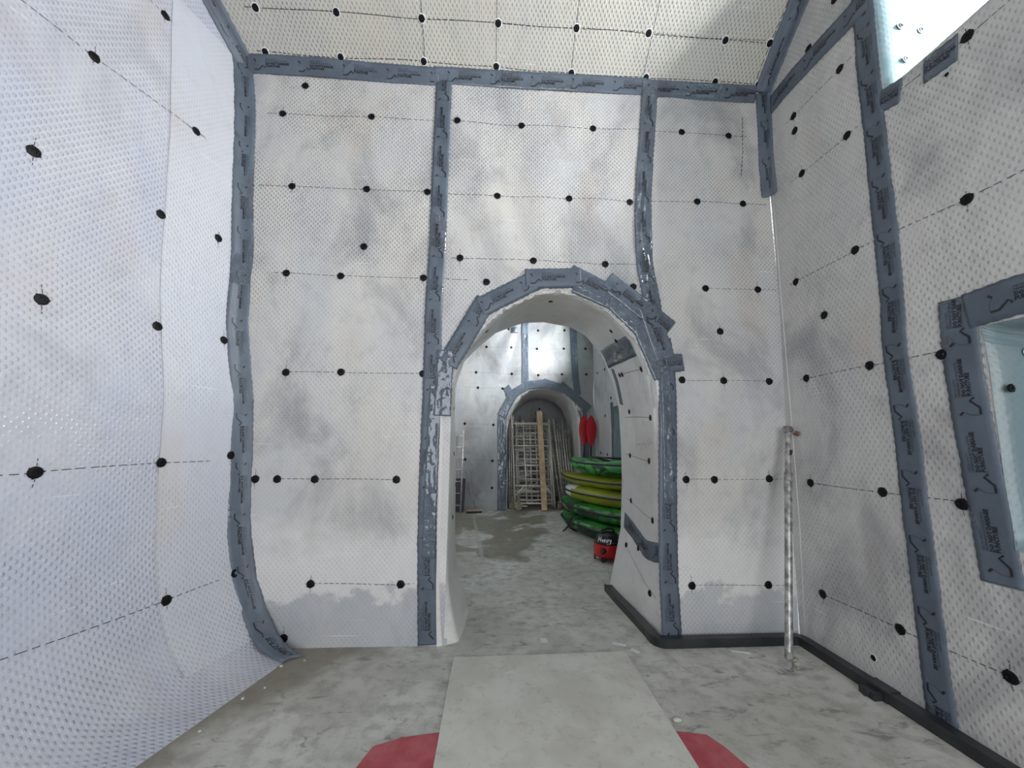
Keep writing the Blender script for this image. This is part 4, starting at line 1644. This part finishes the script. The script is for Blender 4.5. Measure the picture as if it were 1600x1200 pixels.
def kay(nx, ny, rz, z, *a, **k):
    return kayak((nx, ny, z), rz, *a, **k)


AX = math.radians(-68)
k1 = kay(1.42, 7.50, AX, 0.0, 2.1, 0.58, 0.275, M['camo'], 'bottom green and black kayak of the stack, strapped round its end')
k2 = kay(1.43, 7.52, AX - 0.02, 0.262, 2.1, 0.56, 0.275, M['camo'], 'second green kayak from the bottom of the stack')
k3 = kay(1.42, 7.20, AX + 0.10, 0.52, 1.85, 0.54, 0.27, M['olive'], 'yellow-green kayak with a white tip, third in the stack', nose=M['nose_white'], rk=0.03)
k4 = kay(1.45, 7.60, AX - 0.02, 0.765, 2.2, 0.56, 0.20, M['olive'], 'olive kayak under the top one, its plain end showing at left', rk=0.04)
k5 = kay(1.50, 7.25, AX + 0.06, 0.945, 1.85, 0.54, 0.29, M['camo_light'], 'topmost bright green kayak with black rim, lying tilted', cockpit=True, roll=-0.20, rk=0.08)
# strap round the bottom kayak
mb = MB()
c = Vector((0.55, 0, 0.165))
mb.tube([(0.55 + 0.01 * math.cos(3 * t), 0.285 * math.cos(t), 0.135 + 0.145 * math.sin(t)) for t in [k * 2 * math.pi / 24 for k in range(24)]], 0.012, 6, closed=True)
mb.tube([(0.55, -0.29, 0.10), (0.53, -0.34, 0.04), (0.50, -0.37, 0.013)], 0.012, 6)
mb.build('strap', M['black'], k1)
# small moulded badge on the yellow one
mb = MB()
for i in range(5):
    a = i * 1.2566
    mb.box((0.85 + 0.05 * math.cos(a), -0.268 + 0.006, 0.125 + 0.030 * math.sin(a)), (0.035, 0.004, 0.012), Matrix.Rotation(-a, 3, 'Y'))
mb.build('badge', M['black'], k3, smooth=False)

# ------------------------------------------------------------------ paddles
for i, (xb, yb, xt, yt, zt, t) in enumerate(((2.00, 8.45, 2.13, 8.86, 2.06, 'left of the two red-bladed paddles standing behind the kayaks'),
                                             (2.11, 8.35, 2.285, 8.80, 2.06, 'right of the two red-bladed paddles standing behind the kayaks'))):
    o = empty('kayak_paddle', (xb, yb, 0))
    tag(o, t, 'paddle', 'red-bladed paddles')
    A = Vector((0, 0, 0.0))
    B = Vector((xt - xb, yt - yb, zt))
    D = (B - A).normalized()
    q = D.to_track_quat('Z', 'X').to_matrix()
    side = Vector((1, 0, 0)) - D * D.x
    side.normalize()
    nn = side.cross(D)
    mb = MB()
    mb.tube([A + D * 0.30, A + D * 1.62], 0.019, 10)
    mb.build('shaft', M['black'], o)
    for (c0, c1, sg) in ((1.46, 2.16, 1), (0.46, 0.0, 1)):
        mb = MB()
        V, F = [], []
        NS, NR = 14, 12
        for a in range(NS + 1):
            s = a / NS
            w = (0.020 + 0.115 * math.sin(math.pi * min(1, s ** 0.85)) ** 0.8 * (0.6 + 0.5 * s)) if s < 1 else 0.02
            th = 0.010 + 0.012 * (1 - s)
            p = A + D * (c0 + (c1 - c0) * s) + nn * (0.02 * math.sin(s * 3.1))
            for b in range(NR):
                an = 2 * math.pi * b / NR
                V.append(p + side * w * math.cos(an) + nn * th * math.sin(an))
        for a in range(NS):
            for b in range(NR):
                F.append((a * NR + b, a * NR + (b + 1) % NR, (a + 1) * NR + (b + 1) % NR, (a + 1) * NR + b))
        F.append(tuple(range(NR)))
        F.append(tuple(NS * NR + b for b in range(NR)))
        mb.add(V, F)
        mb.build('blade', M['red_blade'], o)

# ------------------------------------------------------------------ vacuum cleaner
vc = empty('vacuum_cleaner', (1.56, 5.30, 0), (0, 0, math.radians(200)))
tag(vc, 'red canister vacuum cleaner with black dome lid before the kayaks', 'vacuum cleaner')
mb = MB()
mb.lathe([(0.10, 0.045), (0.160, 0.05), (0.178, 0.075), (0.182, 0.13), (0.176, 0.205), (0.165, 0.215)], n=32)
mb.build('drum', M['red_plastic'], vc, angle=0.7)
mb = MB()
mb.lathe([(0.170, 0.214), (0.174, 0.222), (0.172, 0.236), (0.158, 0.245), (0.150, 0.285), (0.128, 0.325), (0.085, 0.345), (0.0, 0.352)], n=32)
mb.build('lid', M['dark_gloss'], vc, angle=0.5)
mb = MB()
mb.tube([(-0.11, 0, 0.32), (-0.09, 0, 0.372), (0, 0, 0.385), (0.09, 0, 0.372), (0.11, 0, 0.32)], 0.012, 8)
mb.build('handle', M['black'], vc)
for a in (0.6, 2.54, 3.74, 5.68):
    mb = MB()
    x, y = 0.165 * math.cos(a), 0.165 * math.sin(a)
    r3 = Matrix.Rotation(a, 3, 'Z') @ Matrix.Rotation(math.pi / 2, 3, 'Y')
    mb.lathe([(0.0, -0.014), (0.034, -0.012), (0.036, 0.0), (0.034, 0.012), (0.0, 0.014)], (x, y, 0.038), 14, rot=r3)
    mb.build('wheel', M['black'], vc, angle=0.6)
mb = MB()
mb.tube([(0.13, 0.10, 0.15), (0.19, 0.15, 0.15)], [0.034, 0.030], 14)
mb.build('hose_socket', M['black'], vc)
# white lettering wrapped on the lid front
tv, tf = text_tris('Henry', 0.075, 0, 0, 0.0015)
wmax = max(p[0] for p in tv)
mb = MB()
cd = (Vector((0, 0, 0)) - Vector((1.56, 5.30, 0)))
a_w = math.atan2(cd.y, cd.x) - math.radians(200) - 0.25
V = []
for (x, y) in tv:
    zz = 0.248 + y
    rr2 = lerp_tab([(0.214, 0.172), (0.236, 0.172), (0.245, 0.160), (0.285, 0.152), (0.325, 0.130)], zz) + 0.003
    an = a_w + (x - wmax / 2) / 0.16
    V.append((rr2 * math.cos(an), rr2 * math.sin(an), zz))
mb.add(V, tf)
mb.build('lettering', M['white'], vc, smooth=False)

# cable heap on the floor beside the drain
mb = MB()
cr = random.Random(4)
pts = []
for i in range(70):
    a = i * 0.42
    r = 0.12 + 0.05 * math.sin(i * 0.7)
    pts.append((1.60 + r * 1.0 * math.cos(a), 4.75 + 0.8 * r * math.sin(a) - 0.002 * i, 0.014 + 0.007 * (i // 14) + 0.006 * math.sin(i * 1.3)))
mb.tube(pts, 0.010, 6)
tag(mb.build('cable', M['black']), 'heap of black cable on the floor behind the right jamb', 'cable')

mb = MB()
mb.box((0, 0, 0.17), (0.30, 0.22, 0.34))
mb.box((0, -0.115, 0.28), (0.29, 0.006, 0.12), Matrix.Rotation(-0.1, 3, 'X'))
o = mb.build('cardboard_box', M['card'], smooth=False)
o.location = (1.93, 5.02, 0)
o.rotation_euler = (0, 0, 0.1)
tag(o, 'plain brown cardboard box between the vacuum cleaner and passage jamb', 'box')

# ------------------------------------------------------------------ ladder, broom, dark board at the far left
ld = empty('ladder', (-0.95, 8.7, 0))
tag(ld, 'slim metal ladder leaning at the far wall behind the left jamb', 'ladder')
for x in (0.0, 0.36):
    mb = MB()
    mb.tube([(x, 0, 0.0), (x, 0.26, 1.75)], 0.018, 8)
    mb.build('rail', M['steel'], ld)
for k in range(7):
    z = 0.15 + k * 0.245
    mb = MB()
    mb.tube([(0, 0.26 * z / 1.75, z), (0.36, 0.26 * z / 1.75, z)], 0.011, 8)
    mb.build('rung', M['steel'], ld)
br = empty('broom', (-0.30, 8.66, 0))
tag(br, 'long-handled broom leaning beside the ladder', 'broom')
mb = MB()
mb.tube([(0.03, 0, 0.07), (-0.27, 0.27, 1.10)], 0.012, 8)
mb.build('handle', M['steel_dull'], br)
mb = MB()
mb.box((0, 0, 0.06), (0.34, 0.06, 0.03), Matrix.Rotation(0.25, 3, 'Z'))
mb.build('broom_head', M['wood'], br, smooth=False)
mb = MB()
for k in range(26):
    x = -0.155 + 0.31 * k / 25
    mb.box((x, 0.255 * x, 0.024), (0.010, 0.05, 0.047))
mb.build('bristles', M['black'], br, smooth=False)
mb = MB()
mb.box((0, 0, 0.35), (0.26, 0.012, 0.70))
o = mb.build('plywood_offcut', M['board'], smooth=False)
o.location = (-0.66, 8.84, 0.0)
o.rotation_euler = (-0.2, 0.02, 0)
tag(o, 'dark board leaning on the far wall behind the ladder', 'board')
bpy.data.objects.remove(ring0)
